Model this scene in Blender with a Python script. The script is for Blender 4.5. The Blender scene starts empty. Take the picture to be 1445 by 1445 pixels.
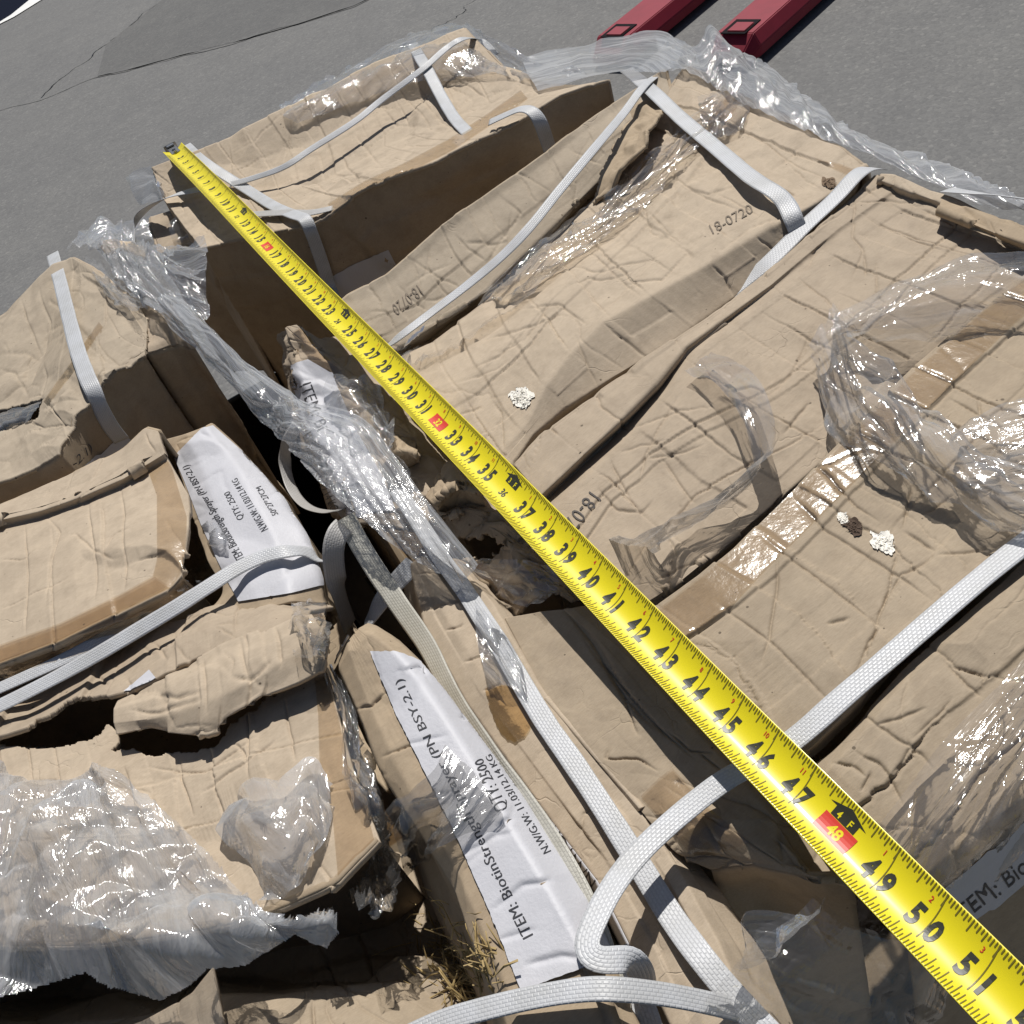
import bpy, bmesh, math, random
import numpy as np
from mathutils import Vector, geometry
from mathutils.bvhtree import BVHTree

# ------------------------------------------------------------------ camera, sky, sun, exposure
F = 1445.0
TOP = 1.0            # height of the top of the load
CAMZ = 1.437
_Y = np.array([-955.0, -1002.0, 1445.0]); _Y /= np.linalg.norm(_Y)
_U = -np.array([.42, 1.0, 1401/1445.0]); _U -= _Y*(_U@_Y); _U /= np.linalg.norm(_U)
_X = np.cross(_Y, _U)
R = np.array([_X, _Y, _U])
CAM = np.array([0, 0, CAMZ])

sc = bpy.context.scene
COL = sc.collection
cd = bpy.data.cameras.new('camera'); cam = bpy.data.objects.new('camera', cd); COL.objects.link(cam)
cd.sensor_width = 36; cd.lens = 36.0; cd.clip_start = 0.02; cd.clip_end = 400
m = np.eye(4)
m[:3, 0] = R@np.array([1, 0, 0]); m[:3, 1] = R@np.array([0, -1, 0]); m[:3, 2] = R@np.array([0, 0, -1]); m[:3, 3] = CAM
from mathutils import Matrix
cam.matrix_world = Matrix(m.tolist())
sc.camera = cam

SUN_EL = math.radians(57); SUN_AZ = math.atan2(.62, .78)      # azimuth clockwise from +Y
w = bpy.data.worlds.new('World'); sc.world = w; w.use_nodes = True
nt = w.node_tree; bg = nt.nodes['Background']
sky = nt.nodes.new('ShaderNodeTexSky'); sky.sky_type = 'NISHITA'; sky.sun_disc = False
sky.sun_elevation = SUN_EL; sky.sun_rotation = SUN_AZ
nt.links.new(sky.outputs[0], bg.inputs[0]); bg.inputs[1].default_value = 0.047
sd = bpy.data.lights.new('sun', 'SUN'); sun = bpy.data.objects.new('sun', sd); COL.objects.link(sun)
sd.energy = 4.7; sd.angle = math.radians(.53); sd.color = (1, .965, .91)
dirv = Vector((math.sin(SUN_AZ)*math.cos(SUN_EL), math.cos(SUN_AZ)*math.cos(SUN_EL), math.sin(SUN_EL)))
sun.rotation_euler = dirv.to_track_quat('Z', 'Y').to_euler()
sc.view_settings.view_transform = 'Standard'; sc.view_settings.look = 'None'
sc.view_settings.exposure = 0.0; sc.view_settings.gamma = 1
sc.render.engine = 'CYCLES'
sc.cycles.transparent_max_bounces = 32; sc.cycles.max_bounces = 8
sc.cycles.use_denoising = True
sc.cycles.sample_clamp_indirect = 4.0

# ------------------------------------------------------------------ small maths
def at(px, py, z):
    """point at height z (cm above the top of the load) seen at photo pixel px, py"""
    d = R@np.array([px-722.5, py-722.5, F]); t = (TOP+z/100-CAMZ)/d[2]
    return CAM+t*d
def atw(px, py, zw): return at(px, py, (zw-TOP)*100)
def proj(P):
    c = (np.asarray(P)-CAM)@R
    return c[..., :2]/c[..., 2:3]*F+722.5
def rs_poly(pts, n, smooth=0):
    pts = np.asarray(pts, float)
    if smooth and len(pts) > 2:
        pts = catmull(pts, smooth)
    d = np.r_[0, np.cumsum(np.linalg.norm(np.diff(pts, axis=0), axis=1))]
    s = np.linspace(0, d[-1], n)
    return np.stack([np.interp(s, d, pts[:, k]) for k in range(pts.shape[1])], 1)
def catmull(p, k=8):
    p = np.asarray(p, float); q = np.vstack([2*p[0]-p[1], p, 2*p[-1]-p[-2]]); out = []
    for i in range(1, len(q)-2):
        for t in np.arange(k)/k:
            a, b, c, d = q[i-1], q[i], q[i+1], q[i+2]
            out.append(.5*(2*b+(c-a)*t+(2*a-5*b+4*c-d)*t*t+(3*b-a-3*c+d)*t**3))
    out.append(p[-1]); return np.array(out)
def hash2(ix, iy, seed):
    h = (ix*374761393+iy*668265263+seed*1442695041) & 0xffffffff
    h = ((h ^ (h >> 13))*1274126177) & 0xffffffff
    return ((h ^ (h >> 16)) & 0xffff)/65535.0
def vnoise(x, y, seed=0):
    ix = np.floor(x).astype(np.int64); iy = np.floor(y).astype(np.int64); fx = x-ix; fy = y-iy
    fx = fx*fx*(3-2*fx); fy = fy*fy*(3-2*fy)
    a = hash2(ix, iy, seed); b = hash2(ix+1, iy, seed); c = hash2(ix, iy+1, seed); d = hash2(ix+1, iy+1, seed)
    return (a+(b-a)*fx)*(1-fy)+(c+(d-c)*fx)*fy-.5
def fbm(x, y, seed=0, o=3):
    r = 0; a = 1
    for k in range(o):
        r = r+a*vnoise(x*2**k, y*2**k, seed+k*17); a *= .5
    return r
def in_poly(Q, poly):
    x = Q[..., 0]; y = Q[..., 1]; r = np.zeros(x.shape, bool); n = len(poly)
    for i in range(n):
        x1, y1 = poly[i]; x2, y2 = poly[(i+1) % n]
        if y1 == y2: continue
        c = ((y1 > y) != (y2 > y)) & (x < (x2-x1)*(y-y1)/(y2-y1)+x1)
        r ^= c
    return r
def seg_dist(x, y, ax, ay, bx, by):
    dx, dy = bx-ax, by-ay; L = dx*dx+dy*dy+1e-12
    t = np.clip(((x-ax)*dx+(y-ay)*dy)/L, 0, 1)
    return np.hypot(x-ax-t*dx, y-ay-t*dy), t

def crumple(S, T, seed, spacing=.05, amp=.003, crease=.45, depth=.0016, width=.0018, stretch=(1, 1)):
    """faceted dents with sharp creases along their borders: S, T in metres"""
    rng = np.random.default_rng(seed)
    s = S*stretch[0]; t = T*stretch[1]
    x0, x1, y0, y1 = s.min()-spacing, s.max()+spacing, t.min()-spacing, t.max()+spacing
    nx = max(2, int((x1-x0)/spacing)+1); ny = max(2, int((y1-y0)/spacing)+1)
    pts = []
    for i in range(nx+1):
        for j in range(ny+1):
            pts.append((x0+(i+rng.uniform(-.48, .48))*(x1-x0)/nx, y0+(j+rng.uniform(-.48, .48))*(y1-y0)/ny))
    pts += [(x0-spacing, y0-spacing), (x1+spacing, y0-spacing), (x0-spacing, y1+spacing), (x1+spacing, y1+spacing)]
    V, E, Fc, _, _, _ = geometry.delaunay_2d_cdt([Vector(p) for p in pts], [], [], 0, 1e-9)
    V = np.array([(v.x, v.y) for v in V]); hz = rng.normal(0, amp, len(V))
    # bend the sample points a little so creases are not ruler straight
    ws = s+.12*spacing*fbm(s/spacing*2.2, t/spacing*2.2, seed); wt = t+.12*spacing*fbm(s/spacing*2.2+9, t/spacing*2.2, seed+5)
    H = np.zeros(s.shape)
    for f in Fc:
        a, b, c = V[f[0]], V[f[1]], V[f[2]]
        bx = (ws >= min(a[0], b[0], c[0])) & (ws <= max(a[0], b[0], c[0])) & (wt >= min(a[1], b[1], c[1])) & (wt <= max(a[1], b[1], c[1]))
        if not bx.any(): continue
        X = ws[bx]; Y = wt[bx]
        det = (b[1]-c[1])*(a[0]-c[0])+(c[0]-b[0])*(a[1]-c[1])
        if abs(det) < 1e-12: continue
        l1 = ((b[1]-c[1])*(X-c[0])+(c[0]-b[0])*(Y-c[1]))/det; l2 = ((c[1]-a[1])*(X-c[0])+(a[0]-c[0])*(Y-c[1]))/det; l3 = 1-l1-l2
        ok = (l1 >= -1e-6) & (l2 >= -1e-6) & (l3 >= -1e-6)
        h = H[bx]; h[ok] = (l1*hz[f[0]]+l2*hz[f[1]]+l3*hz[f[2]])[ok]; H[bx] = h
    C = np.zeros(s.shape)
    for e in E:
        if rng.random() > crease: continue
        a, b = V[e[0]], V[e[1]]
        pad = 4*width
        bx = (ws >= min(a[0], b[0])-pad) & (ws <= max(a[0], b[0])+pad) & (wt >= min(a[1], b[1])-pad) & (wt <= max(a[1], b[1])+pad)
        if not bx.any(): continue
        d, tt = seg_dist(ws[bx], wt[bx], a[0], a[1], b[0], b[1])
        k = rng.uniform(.4, 1.2)*np.sin(np.clip(tt*.9+.05, 0, 1)*math.pi)**.5
        C[bx] = np.minimum(C[bx], -depth*k*np.exp(-d/(.42*width)))
    return H+C

# ------------------------------------------------------------------ materials
def newmat(name):
    M = bpy.data.materials.new(name); M.use_nodes = True
    n = M.node_tree.nodes; n.clear(); return M, n, M.node_tree.links
def N(n, t, **kw):
    o = n.new(t)
    for k, v in kw.items(): setattr(o, k, v)
    return o
def ramp(n, pts):
    r = n.new('ShaderNodeValToRGB'); e = r.color_ramp.elements
    e[0].position, e[0].color = pts[0][0], (*pts[0][1], 1); e[1].position, e[1].color = pts[-1][0], (*pts[-1][1], 1)
    for p, c in pts[1:-1]:
        q = e.new(p); q.color = (*c, 1)
    return r
def noise(n, l, vec, scale, detail=4, rough=.55, dist=0):
    o = n.new('ShaderNodeTexNoise'); o.inputs['Scale'].default_value = scale; o.inputs['Detail'].default_value = detail
    o.inputs['Roughness'].default_value = rough; o.inputs['Distortion'].default_value = dist; l.new(vec, o.inputs['Vector']); return o
def mapping(n, l, vec, scale, rot=(0, 0, 0)):
    mp = n.new('ShaderNodeMapping'); mp.inputs['Scale'].default_value = scale; mp.inputs['Rotation'].default_value = rot
    l.new(vec, mp.inputs['Vector']); return mp.outputs[0]
def math_n(n, l, op, a, b=None, clamp=False):
    o = n.new('ShaderNodeMath'); o.operation = op; o.use_clamp = clamp
    for i, v in enumerate((a, b)):
        if v is None: continue
        if isinstance(v, (int, float)): o.inputs[i].default_value = v
        else: l.new(v, o.inputs[i])
    return o.outputs[0]
def mixc(n, l, fac, a, b, mode='MIX'):
    o = n.new('ShaderNodeMix'); o.data_type = 'RGBA'; o.blend_type = mode
    for i, v in ((0, fac), (6, a), (7, b)):
        if isinstance(v, (int, float)): o.inputs[i].default_value = v
        elif isinstance(v, tuple): o.inputs[i].default_value = (*v, 1)
        else: l.new(v, o.inputs[i])
    return o.outputs[2]

def mat_card(name, base=(.385, .313, .234), sheen=.0, seed=0):
    M, n, l = newmat(name)
    uv = N(n, 'ShaderNodeUVMap').outputs[0]; ob = N(n, 'ShaderNodeNewGeometry').outputs['Position']
    big = noise(n, l, ob, 9+seed, 4, .6); mid = noise(n, l, ob, 60, 5, .65); fine = noise(n, l, ob, 900, 3, .6)
    fib = noise(n, l, mapping(n, l, ob, (260, 1500, 700), (.2, .3, .6)), 1, 3, .7)
    c = mixc(n, l, big.outputs[0], tuple(x*.86 for x in base), tuple(x*1.12 for x in base))
    r2 = ramp(n, [(.3, (.82, .81, .80)), (.55, (1, 1, 1)), (.75, (1.06, 1.05, 1.03))]); l.new(mid.outputs[0], r2.inputs[0])
    c = mixc(n, l, .75, c, r2.outputs[0], 'MULTIPLY')
    r3 = ramp(n, [(.3, (.80, .78, .75)), (.6, (1.08, 1.08, 1.08))]); l.new(fib.outputs[0], r3.inputs[0])
    c = mixc(n, l, .5, c, r3.outputs[0], 'MULTIPLY')
    # grey scuff patches and small dirt specks
    sc_ = noise(n, l, ob, 22, 6, .7, .6); r4 = ramp(n, [(.57, (0, 0, 0)), (.70, (1, 1, 1))]); l.new(sc_.outputs[0], r4.inputs[0])
    c = mixc(n, l, math_n(n, l, 'MULTIPLY', r4.outputs[0], .36), c, (.23, .185, .14))
    st_ = noise(n, l, ob, 5.5+seed, 3, .5, 1.2); r5 = ramp(n, [(.50, (0, 0, 0)), (.53, (1, 1, 1)), (.60, (.35, .35, .35)), (.75, (.2, .2, .2))]); l.new(st_.outputs[0], r5.inputs[0])
    c = mixc(n, l, math_n(n, l, 'MULTIPLY', r5.outputs[0], .16), c, tuple(x*.62 for x in base))
    vo = N(n, 'ShaderNodeTexVoronoi'); vo.inputs['Scale'].default_value = 85; l.new(ob, vo.inputs['Vector'])
    sp = noise(n, l, ob, 40, 2); d_ = math_n(n, l, 'LESS_THAN', vo.outputs['Distance'], math_n(n, l, 'SUBTRACT', math_n(n, l, 'MULTIPLY', sp.outputs[0], .3), .115))
    c = mixc(n, l, math_n(n, l, 'MULTIPLY', d_, .7), c, (.06, .045, .03))
    b = N(n, 'ShaderNodeBsdfPrincipled'); l.new(c, b.inputs['Base Color']); b.inputs['Roughness'].default_value = .78-.2*sheen
    b.inputs['Specular IOR Level'].default_value = .25+.3*sheen
    # bump: fine fibre, small wrinkles, faint flute lines
    wr = N(n, 'ShaderNodeTexVoronoi'); wr.feature = 'DISTANCE_TO_EDGE'; wr.inputs['Scale'].default_value = 30
    dist = noise(n, l, ob, 30, 3); vadd = N(n, 'ShaderNodeVectorMath'); vadd.operation = 'MULTIPLY_ADD'
    l.new(dist.outputs['Color'], vadd.inputs[0]); vadd.inputs[1].default_value = (.03, .03, .03); l.new(ob, vadd.inputs[2]); l.new(vadd.outputs[0], wr.inputs['Vector'])
    rw = ramp(n, [(0, (0, 0, 0)), (.022, (1, 1, 1))]); l.new(wr.outputs['Distance'], rw.inputs[0])
    msk = ramp(n, [(.56, (0, 0, 0)), (.68, (1, 1, 1))]); mn = noise(n, l, ob, 14, 2); l.new(mn.outputs[0], msk.inputs[0])
    wrh = math_n(n, l, 'MULTIPLY', math_n(n, l, 'SUBTRACT', rw.outputs[0], 1), msk.outputs[0])
    flute = N(n, 'ShaderNodeTexWave'); flute.inputs['Scale'].default_value = 40; flute.bands_direction = 'X'
    l.new(mapping(n, l, uv, (1, 1, 1), (0, 0, .05)), flute.inputs['Vector'])
    h = math_n(n, l, 'ADD', math_n(n, l, 'MULTIPLY', wrh, .45), math_n(n, l, 'MULTIPLY', mid.outputs[0], .08))
    h = math_n(n, l, 'ADD', h, math_n(n, l, 'MULTIPLY', fine.outputs[0], .12))
    h = math_n(n, l, 'ADD', h, math_n(n, l, 'MULTIPLY', flute.outputs[0], .05))
    bp = N(n, 'ShaderNodeBump'); bp.inputs['Strength'].default_value = .55; bp.inputs['Distance'].default_value = .0016; l.new(h, bp.inputs['Height'])
    l.new(bp.outputs[0], b.inputs['Normal'])
    l.new(b.outputs[0], N(n, 'ShaderNodeOutputMaterial').inputs[0]); return M

def mat_plain(name, col, rough=.5, metal=0, spec=.5, bump=0, bscale=400, coat=0, var=.08):
    M, n, l = newmat(name)
    ob = N(n, 'ShaderNodeNewGeometry').outputs['Position']
    b = N(n, 'ShaderNodeBsdfPrincipled')
    nz = noise(n, l, ob, bscale*.2, 5, .6)
    l.new(mixc(n, l, nz.outputs[0], tuple(x*(1-var*2) for x in col), tuple(min(1, x*(1+var*2)) for x in col)), b.inputs['Base Color'])
    b.inputs['Roughness'].default_value = rough; b.inputs['Metallic'].default_value = metal; b.inputs['Specular IOR Level'].default_value = spec
    b.inputs['Coat Weight'].default_value = coat; b.inputs['Coat Roughness'].default_value = .15
    if bump:
        nb = noise(n, l, ob, bscale, 4, .6); bp = N(n, 'ShaderNodeBump'); bp.inputs['Strength'].default_value = bump; bp.inputs['Distance'].default_value = .001
        l.new(nb.outputs[0], bp.inputs['Height']); l.new(bp.outputs[0], b.inputs['Normal'])
    l.new(b.outputs[0], N(n, 'ShaderNodeOutputMaterial').inputs[0]); return M

def mat_film(name, haze=.07, gloss=.09, rough=.09, tint=(.97, .97, .97), su=8, sv=90, bump=.9, bdist=.002, streak=.3, hcol=(.8, .82, .85)):
    """thin clear plastic: see-through, a little milky, sharp glints on its wrinkles"""
    M, n, l = newmat(name)
    uv = N(n, 'ShaderNodeUVMap').outputs[0]
    st = noise(n, l, mapping(n, l, uv, (su, sv, 1)), 1, 5, .6, .8)
    st2 = noise(n, l, mapping(n, l, uv, (su*3, sv*1.2, 1), (0, 0, .35)), 1, 4, .65, .5)
    tr = N(n, 'ShaderNodeBsdfTransparent'); tr.inputs[0].default_value = (*tint, 1)
    gl = N(n, 'ShaderNodeBsdfGlossy'); gl.inputs['Roughness'].default_value = rough; gl.inputs[0].default_value = (1, 1, 1, 1)
    df = N(n, 'ShaderNodeBsdfDiffuse'); df.inputs[0].default_value = (*hcol, 1)
    tl = N(n, 'ShaderNodeBsdfTranslucent'); tl.inputs[0].default_value = (*hcol, 1)
    h = math_n(n, l, 'ADD', st.outputs[0], math_n(n, l, 'MULTIPLY', st2.outputs[0], .6))
    bp = N(n, 'ShaderNodeBump'); bp.inputs['Strength'].default_value = bump; bp.inputs['Distance'].default_value = bdist; l.new(h, bp.inputs['Height'])
    for q in (gl, df, tl): l.new(bp.outputs[0], q.inputs['Normal'])
    lw = N(n, 'ShaderNodeLayerWeight'); lw.inputs[0].default_value = .35; l.new(bp.outputs[0], lw.inputs['Normal'])
    fg = math_n(n, l, 'ADD', math_n(n, l, 'MULTIPLY', lw.outputs['Fresnel'], .7), gloss, True)
    m1 = N(n, 'ShaderNodeMixShader'); l.new(fg, m1.inputs[0]); l.new(tr.outputs[0], m1.inputs[1]); l.new(gl.outputs[0], m1.inputs[2])
    m2 = N(n, 'ShaderNodeMixShader'); m2.inputs[0].default_value = .5; l.new(df.outputs[0], m2.inputs[1]); l.new(tl.outputs[0], m2.inputs[2])
    rr = ramp(n, [(.45, (0, 0, 0)), (.75, (1, 1, 1))]); l.new(st.outputs[0], rr.inputs[0])
    hz = math_n(n, l, 'ADD', math_n(n, l, 'MULTIPLY', rr.outputs[0], streak), haze, True)
    m3 = N(n, 'ShaderNodeMixShader'); l.new(hz, m3.inputs[0]); l.new(m1.outputs[0], m3.inputs[1]); l.new(m2.outputs[0], m3.inputs[2])
    l.new(m3.outputs[0], N(n, 'ShaderNodeOutputMaterial').inputs[0]); return M

def mat_strap(name, col=(.50, .51, .53)):
    M, n, l = newmat(name)
    uv = N(n, 'ShaderNodeUVMap').outputs[0]; ob = N(n, 'ShaderNodeNewGeometry').outputs['Position']
    br = N(n, 'ShaderNodeTexBrick'); br.offset = .5; br.inputs['Scale'].default_value = 1
    br.inputs['Brick Width'].default_value = .0030; br.inputs['Row Height'].default_value = .0017; br.inputs['Mortar Size'].default_value = .00055
    br.inputs['Mortar Smooth'].default_value = 1.0
    br.inputs['Color1'].default_value = (1, 1, 1, 1); br.inputs['Color2'].default_value = (.93, .93, .93, 1); br.inputs['Mortar'].default_value = (0, 0, 0, 1)
    l.new(mapping(n, l, uv, (1, 1, 1), (0, 0, .0)), br.inputs['Vector'])
    nz = noise(n, l, ob, 45, 5, .65)
    c = mixc(n, l, br.outputs['Color'], tuple(x*.89 for x in col), col)
    r = ramp(n, [(.35, (.84, .83, .80)), (.6, (1, 1, 1))]); l.new(nz.outputs[0], r.inputs[0])
    c = mixc(n, l, .8, c, r.outputs[0], 'MULTIPLY')
    dn = noise(n, l, ob, 130, 4, .7); rd = ramp(n, [(.68, (0, 0, 0)), (.76, (1, 1, 1))]); l.new(dn.outputs[0], rd.inputs[0])
    c = mixc(n, l, math_n(n, l, 'MULTIPLY', rd.outputs[0], .45), c, (.2, .18, .16))
    b = N(n, 'ShaderNodeBsdfPrincipled'); l.new(c, b.inputs['Base Color']); b.inputs['Roughness'].default_value = .42
    b.inputs['Subsurface Weight'].default_value = .0
    bp = N(n, 'ShaderNodeBump'); bp.inputs['Strength'].default_value = .4; bp.inputs['Distance'].default_value = .0004
    sx = math_n(n, l, 'ADD', br.outputs['Color'], math_n(n, l, 'MULTIPLY', nz.outputs[0], .5)); l.new(sx, bp.inputs['Height'])
    l.new(bp.outputs[0], b.inputs['Normal'])
    l.new(b.outputs[0], N(n, 'ShaderNodeOutputMaterial').inputs[0]); return M

def mat_asphalt(name, base=.115):
    M, n, l = newmat(name)
    ob = N(n, 'ShaderNodeNewGeometry').outputs['Position']
    big = noise(n, l, ob, .8, 5, .6); mid = noise(n, l, ob, 6, 6, .65); agg = N(n, 'ShaderNodeTexVoronoi'); agg.inputs['Scale'].default_value = 95; l.new(ob, agg.inputs['Vector'])
    fine = noise(n, l, ob, 160, 4, .7)
    ag = N(n, 'ShaderNodeSeparateColor'); l.new(agg.outputs['Color'], ag.inputs[0])
    c = mixc(n, l, big.outputs[0], (base*.88, base*.88, base*.89), (base*1.14, base*1.13, base*1.09))
    r = ramp(n, [(.25, (.86, .86, .87)), (.55, (1, 1, 1)), (.78, (1.12, 1.11, 1.09))]); l.new(mid.outputs[0], r.inputs[0]); c = mixc(n, l, .8, c, r.outputs[0], 'MULTIPLY')
    r2 = ramp(n, [(0, (.62, .62, .63)), (.8, (1.05, 1.04, 1.02)), (.93, (1.15, 1.14, 1.11)), (1, (1.6, 1.57, 1.5))]); l.new(ag.outputs[0], r2.inputs[0]); c = mixc(n, l, .4, c, r2.outputs[0], 'MULTIPLY')
    r3 = ramp(n, [(.3, (.75, .75, .75)), (.7, (1.2, 1.2, 1.2))]); l.new(fine.outputs[0], r3.inputs[0]); c = mixc(n, l, .45, c, r3.outputs[0], 'MULTIPLY')
    b = N(n, 'ShaderNodeBsdfPrincipled'); l.new(c, b.inputs['Base Color']); b.inputs['Roughness'].default_value = .85; b.inputs['Specular IOR Level'].default_value = .3
    bp = N(n, 'ShaderNodeBump'); bp.inputs['Strength'].default_value = .4; bp.inputs['Distance'].default_value = .003
    l.new(math_n(n, l, 'ADD', fine.outputs[0], math_n(n, l, 'MULTIPLY', agg.outputs['Distance'], -.6)), bp.inputs['Height']); l.new(bp.outputs[0], b.inputs['Normal'])
    l.new(b.outputs[0], N(n, 'ShaderNodeOutputMaterial').inputs[0]); return M

def mat_tape(name, tint=(.925, .875, .80)):      # brown packing tape over board: clear, amber, glossy
    M, n, l = newmat(name)
    ob = N(n, 'ShaderNodeNewGeometry').outputs['Position']
    tr = N(n, 'ShaderNodeBsdfTransparent'); tr.inputs[0].default_value = (*tint, 1)
    gl = N(n, 'ShaderNodeBsdfGlossy'); gl.inputs['Roughness'].default_value = .16
    nz = noise(n, l, ob, 90, 4, .6); nz2 = noise(n, l, ob, 22, 3); bp = N(n, 'ShaderNodeBump'); bp.inputs['Strength'].default_value = .5; bp.inputs['Distance'].default_value = .0012
    l.new(math_n(n, l, 'ADD', nz.outputs[0], nz2.outputs[0]), bp.inputs['Height']); l.new(bp.outputs[0], gl.inputs['Normal'])
    lw = N(n, 'ShaderNodeLayerWeight'); lw.inputs[0].default_value = .3; l.new(bp.outputs[0], lw.inputs['Normal'])
    f = math_n(n, l, 'ADD', math_n(n, l, 'MULTIPLY', lw.outputs['Fresnel'], .6), .07, True)
    mx = N(n, 'ShaderNodeMixShader'); l.new(f, mx.inputs[0]); l.new(tr.outputs[0], mx.inputs[1]); l.new(gl.outputs[0], mx.inputs[2])
    l.new(mx.outputs[0], N(n, 'ShaderNodeOutputMaterial').inputs[0]); return M

CARD = [mat_card('kraft_cardboard'), mat_card('kraft_cardboard_pale', (.445, .365, .274), seed=1), mat_card('kraft_cardboard_warm', (.375, .295, .205), seed=2), mat_card('kraft_cardboard_grey', (.385, .322, .245), seed=3), mat_card('kraft_cardboard_dull', (.355, .287, .208), seed=4)]
TAPE = mat_tape('brown_packing_tape'); LABEL = mat_plain('label_paper', (.50, .50, .53), .55, bump=.25, bscale=500, var=.04)
INK = mat_plain('label_ink', (.03, .03, .035), .6); STENCIL = mat_plain('stencil_ink', (.07, .06, .055), .8, bump=.1)
FADE = mat_plain('faded_stencil_ink', (.17, .135, .10), .8)
STRAP = mat_strap('woven_white_strap'); CREAM = mat_strap('woven_cream_strap', (.47, .455, .40)); GREYS = mat_strap('woven_grey_strap', (.42, .41, .40))
FILM = mat_film('stretch_film'); DENSE = mat_film('stretch_film_bunched', haze=.13, gloss=.13, rough=.11, su=6, sv=140, streak=.4)
ROPE = mat_film('stretch_film_rope', haze=.24, gloss=.14, rough=.12, su=5, sv=300, streak=.55, bump=1, bdist=.0015)
EDGEF = mat_film('stretch_film_layers', haze=.30, gloss=.14, rough=.10, su=9, sv=110, streak=.45, tint=(.8, .8, .81))
CLEAR = mat_film('clear_film', haze=.05, gloss=.07, rough=.07, su=5, sv=50, streak=.10, tint=(.96, .95, .93))
TAPEF = mat_film('loose_clear_tape', haze=.10, gloss=.10, rough=.10, su=5, sv=60, streak=.2, tint=(.88, .86, .83))
BAGM = mat_film('poly_bag_film', haze=.28, gloss=.15, rough=.10, su=22, sv=22, streak=.32, bump=1.0, bdist=.004)
YEL = mat_plain('yellow_blade_paint', (.74, .63, .012), .40, spec=.4, coat=.3, bscale=200, var=.03)
BLK = mat_plain('blade_black_print', (.035, .035, .022), .4); TICK = mat_plain('blade_tick_print', (.17, .14, .02), .4); REDP = mat_plain('blade_red_print', (.62, .05, .03), .4)
STEEL = mat_plain('nickel_steel', (.34, .34, .35), .35, 1)
FRED = mat_plain('red_fork_paint', (.22, .014, .030), .6, spec=.25, bump=.15, bscale=90, var=.12); DARK = mat_plain('dark_cavity_steel', (.012, .010, .012), .9, spec=.1); RUB = mat_plain('black_rubber', (.02, .02, .02), .7)
ASPH = mat_asphalt('asphalt', .157); ASPH2 = mat_asphalt('asphalt_patch', .122); SHADE = mat_plain('painted_shade', (.014, .017, .028), 1, spec=0); CRACK = mat_plain('crack_filler', (.13, .13, .13), .9)
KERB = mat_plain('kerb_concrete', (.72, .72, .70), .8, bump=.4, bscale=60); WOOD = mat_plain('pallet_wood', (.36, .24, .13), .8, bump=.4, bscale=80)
STRAW = mat_plain('dry_straw_stalk', (.36, .26, .11), .7, bscale=60, var=.35); PULP = mat_plain('torn_white_pulp', (.80, .77, .70), .95, bump=.5, bscale=300)
AMBER = mat_tape('amber_tape', (.95, .83, .63))
FIBRE = mat_plain('torn_brown_fibre', (.16, .11, .07), .95, bump=.5, bscale=300, var=.3)
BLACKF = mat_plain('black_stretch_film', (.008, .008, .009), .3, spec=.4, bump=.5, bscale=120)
DIRT = mat_plain('brown_dirt', (.07, .045, .03), .9, bump=.5, bscale=300)

# ------------------------------------------------------------------ objects
def tag(o, label=None, cat=None, group=None, kind=None):
    for k, v in (('label', label), ('category', cat), ('group', group), ('kind', kind)):
        if v: o[k] = v
    return o
def empty(name, loc, label, cat, group=None):
    o = bpy.data.objects.new(name, None); COL.objects.link(o); o.location = loc; o.empty_display_size = .05
    return tag(o, label, cat, group)
def mesh_obj(name, V, faces, mat, parent=None, uv=None, smooth=True):
    V = np.asarray(V, np.float32); off = np.array(parent.location if parent else (0, 0, 0))
    if parent and parent.parent: off = off+np.array(parent.parent.location)
    me = bpy.data.meshes.new(name); V = (V-off).astype(np.float32)
    if isinstance(faces, np.ndarray):
        nf, k = faces.shape
        me.vertices.add(len(V)); me.vertices.foreach_set('co', V.ravel())
        me.loops.add(nf*k); me.loops.foreach_set('vertex_index', faces.astype(np.int32).ravel())
        me.polygons.add(nf); me.polygons.foreach_set('loop_start', np.arange(0, nf*k, k, dtype=np.int32))
        me.update(calc_edges=True)
        fl = faces.ravel()
    else:
        me.from_pydata(V.tolist(), [], [list(f) for f in faces]); fl = np.array([i for f in faces for i in f])
    if uv is not None:
        ul = me.uv_layers.new(name='UVMap'); ul.data.foreach_set('uv', np.asarray(uv, np.float32)[fl].ravel())
    if smooth: me.polygons.foreach_set('use_smooth', np.ones(len(me.polygons), bool))
    me.materials.append(mat); me.validate(); me.update()
    o = bpy.data.objects.new(name, me); COL.objects.link(o)
    if parent: o.parent = parent
    return o
def from_bm(name, bm, mat, parent=None, smooth=False):
    bm.normal_update()
    me = bpy.data.meshes.new(name); bm.to_mesh(me); bm.free(); me.materials.append(mat)
    if parent:
        off = Vector(parent.location)+(Vector(parent.parent.location) if parent.parent else Vector())
        me.transform(Matrix.Translation(-off))
    if smooth: me.polygons.foreach_set('use_smooth', np.ones(len(me.polygons), bool))
    o = bpy.data.objects.new(name, me); COL.objects.link(o)
    if parent: o.parent = parent
    return o
def grid_faces(nv, nu):
    a = np.arange(nv*nu).reshape(nv, nu)
    return np.stack([a[:-1, :-1], a[:-1, 1:], a[1:, 1:], a[1:, :-1]], -1)

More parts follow.
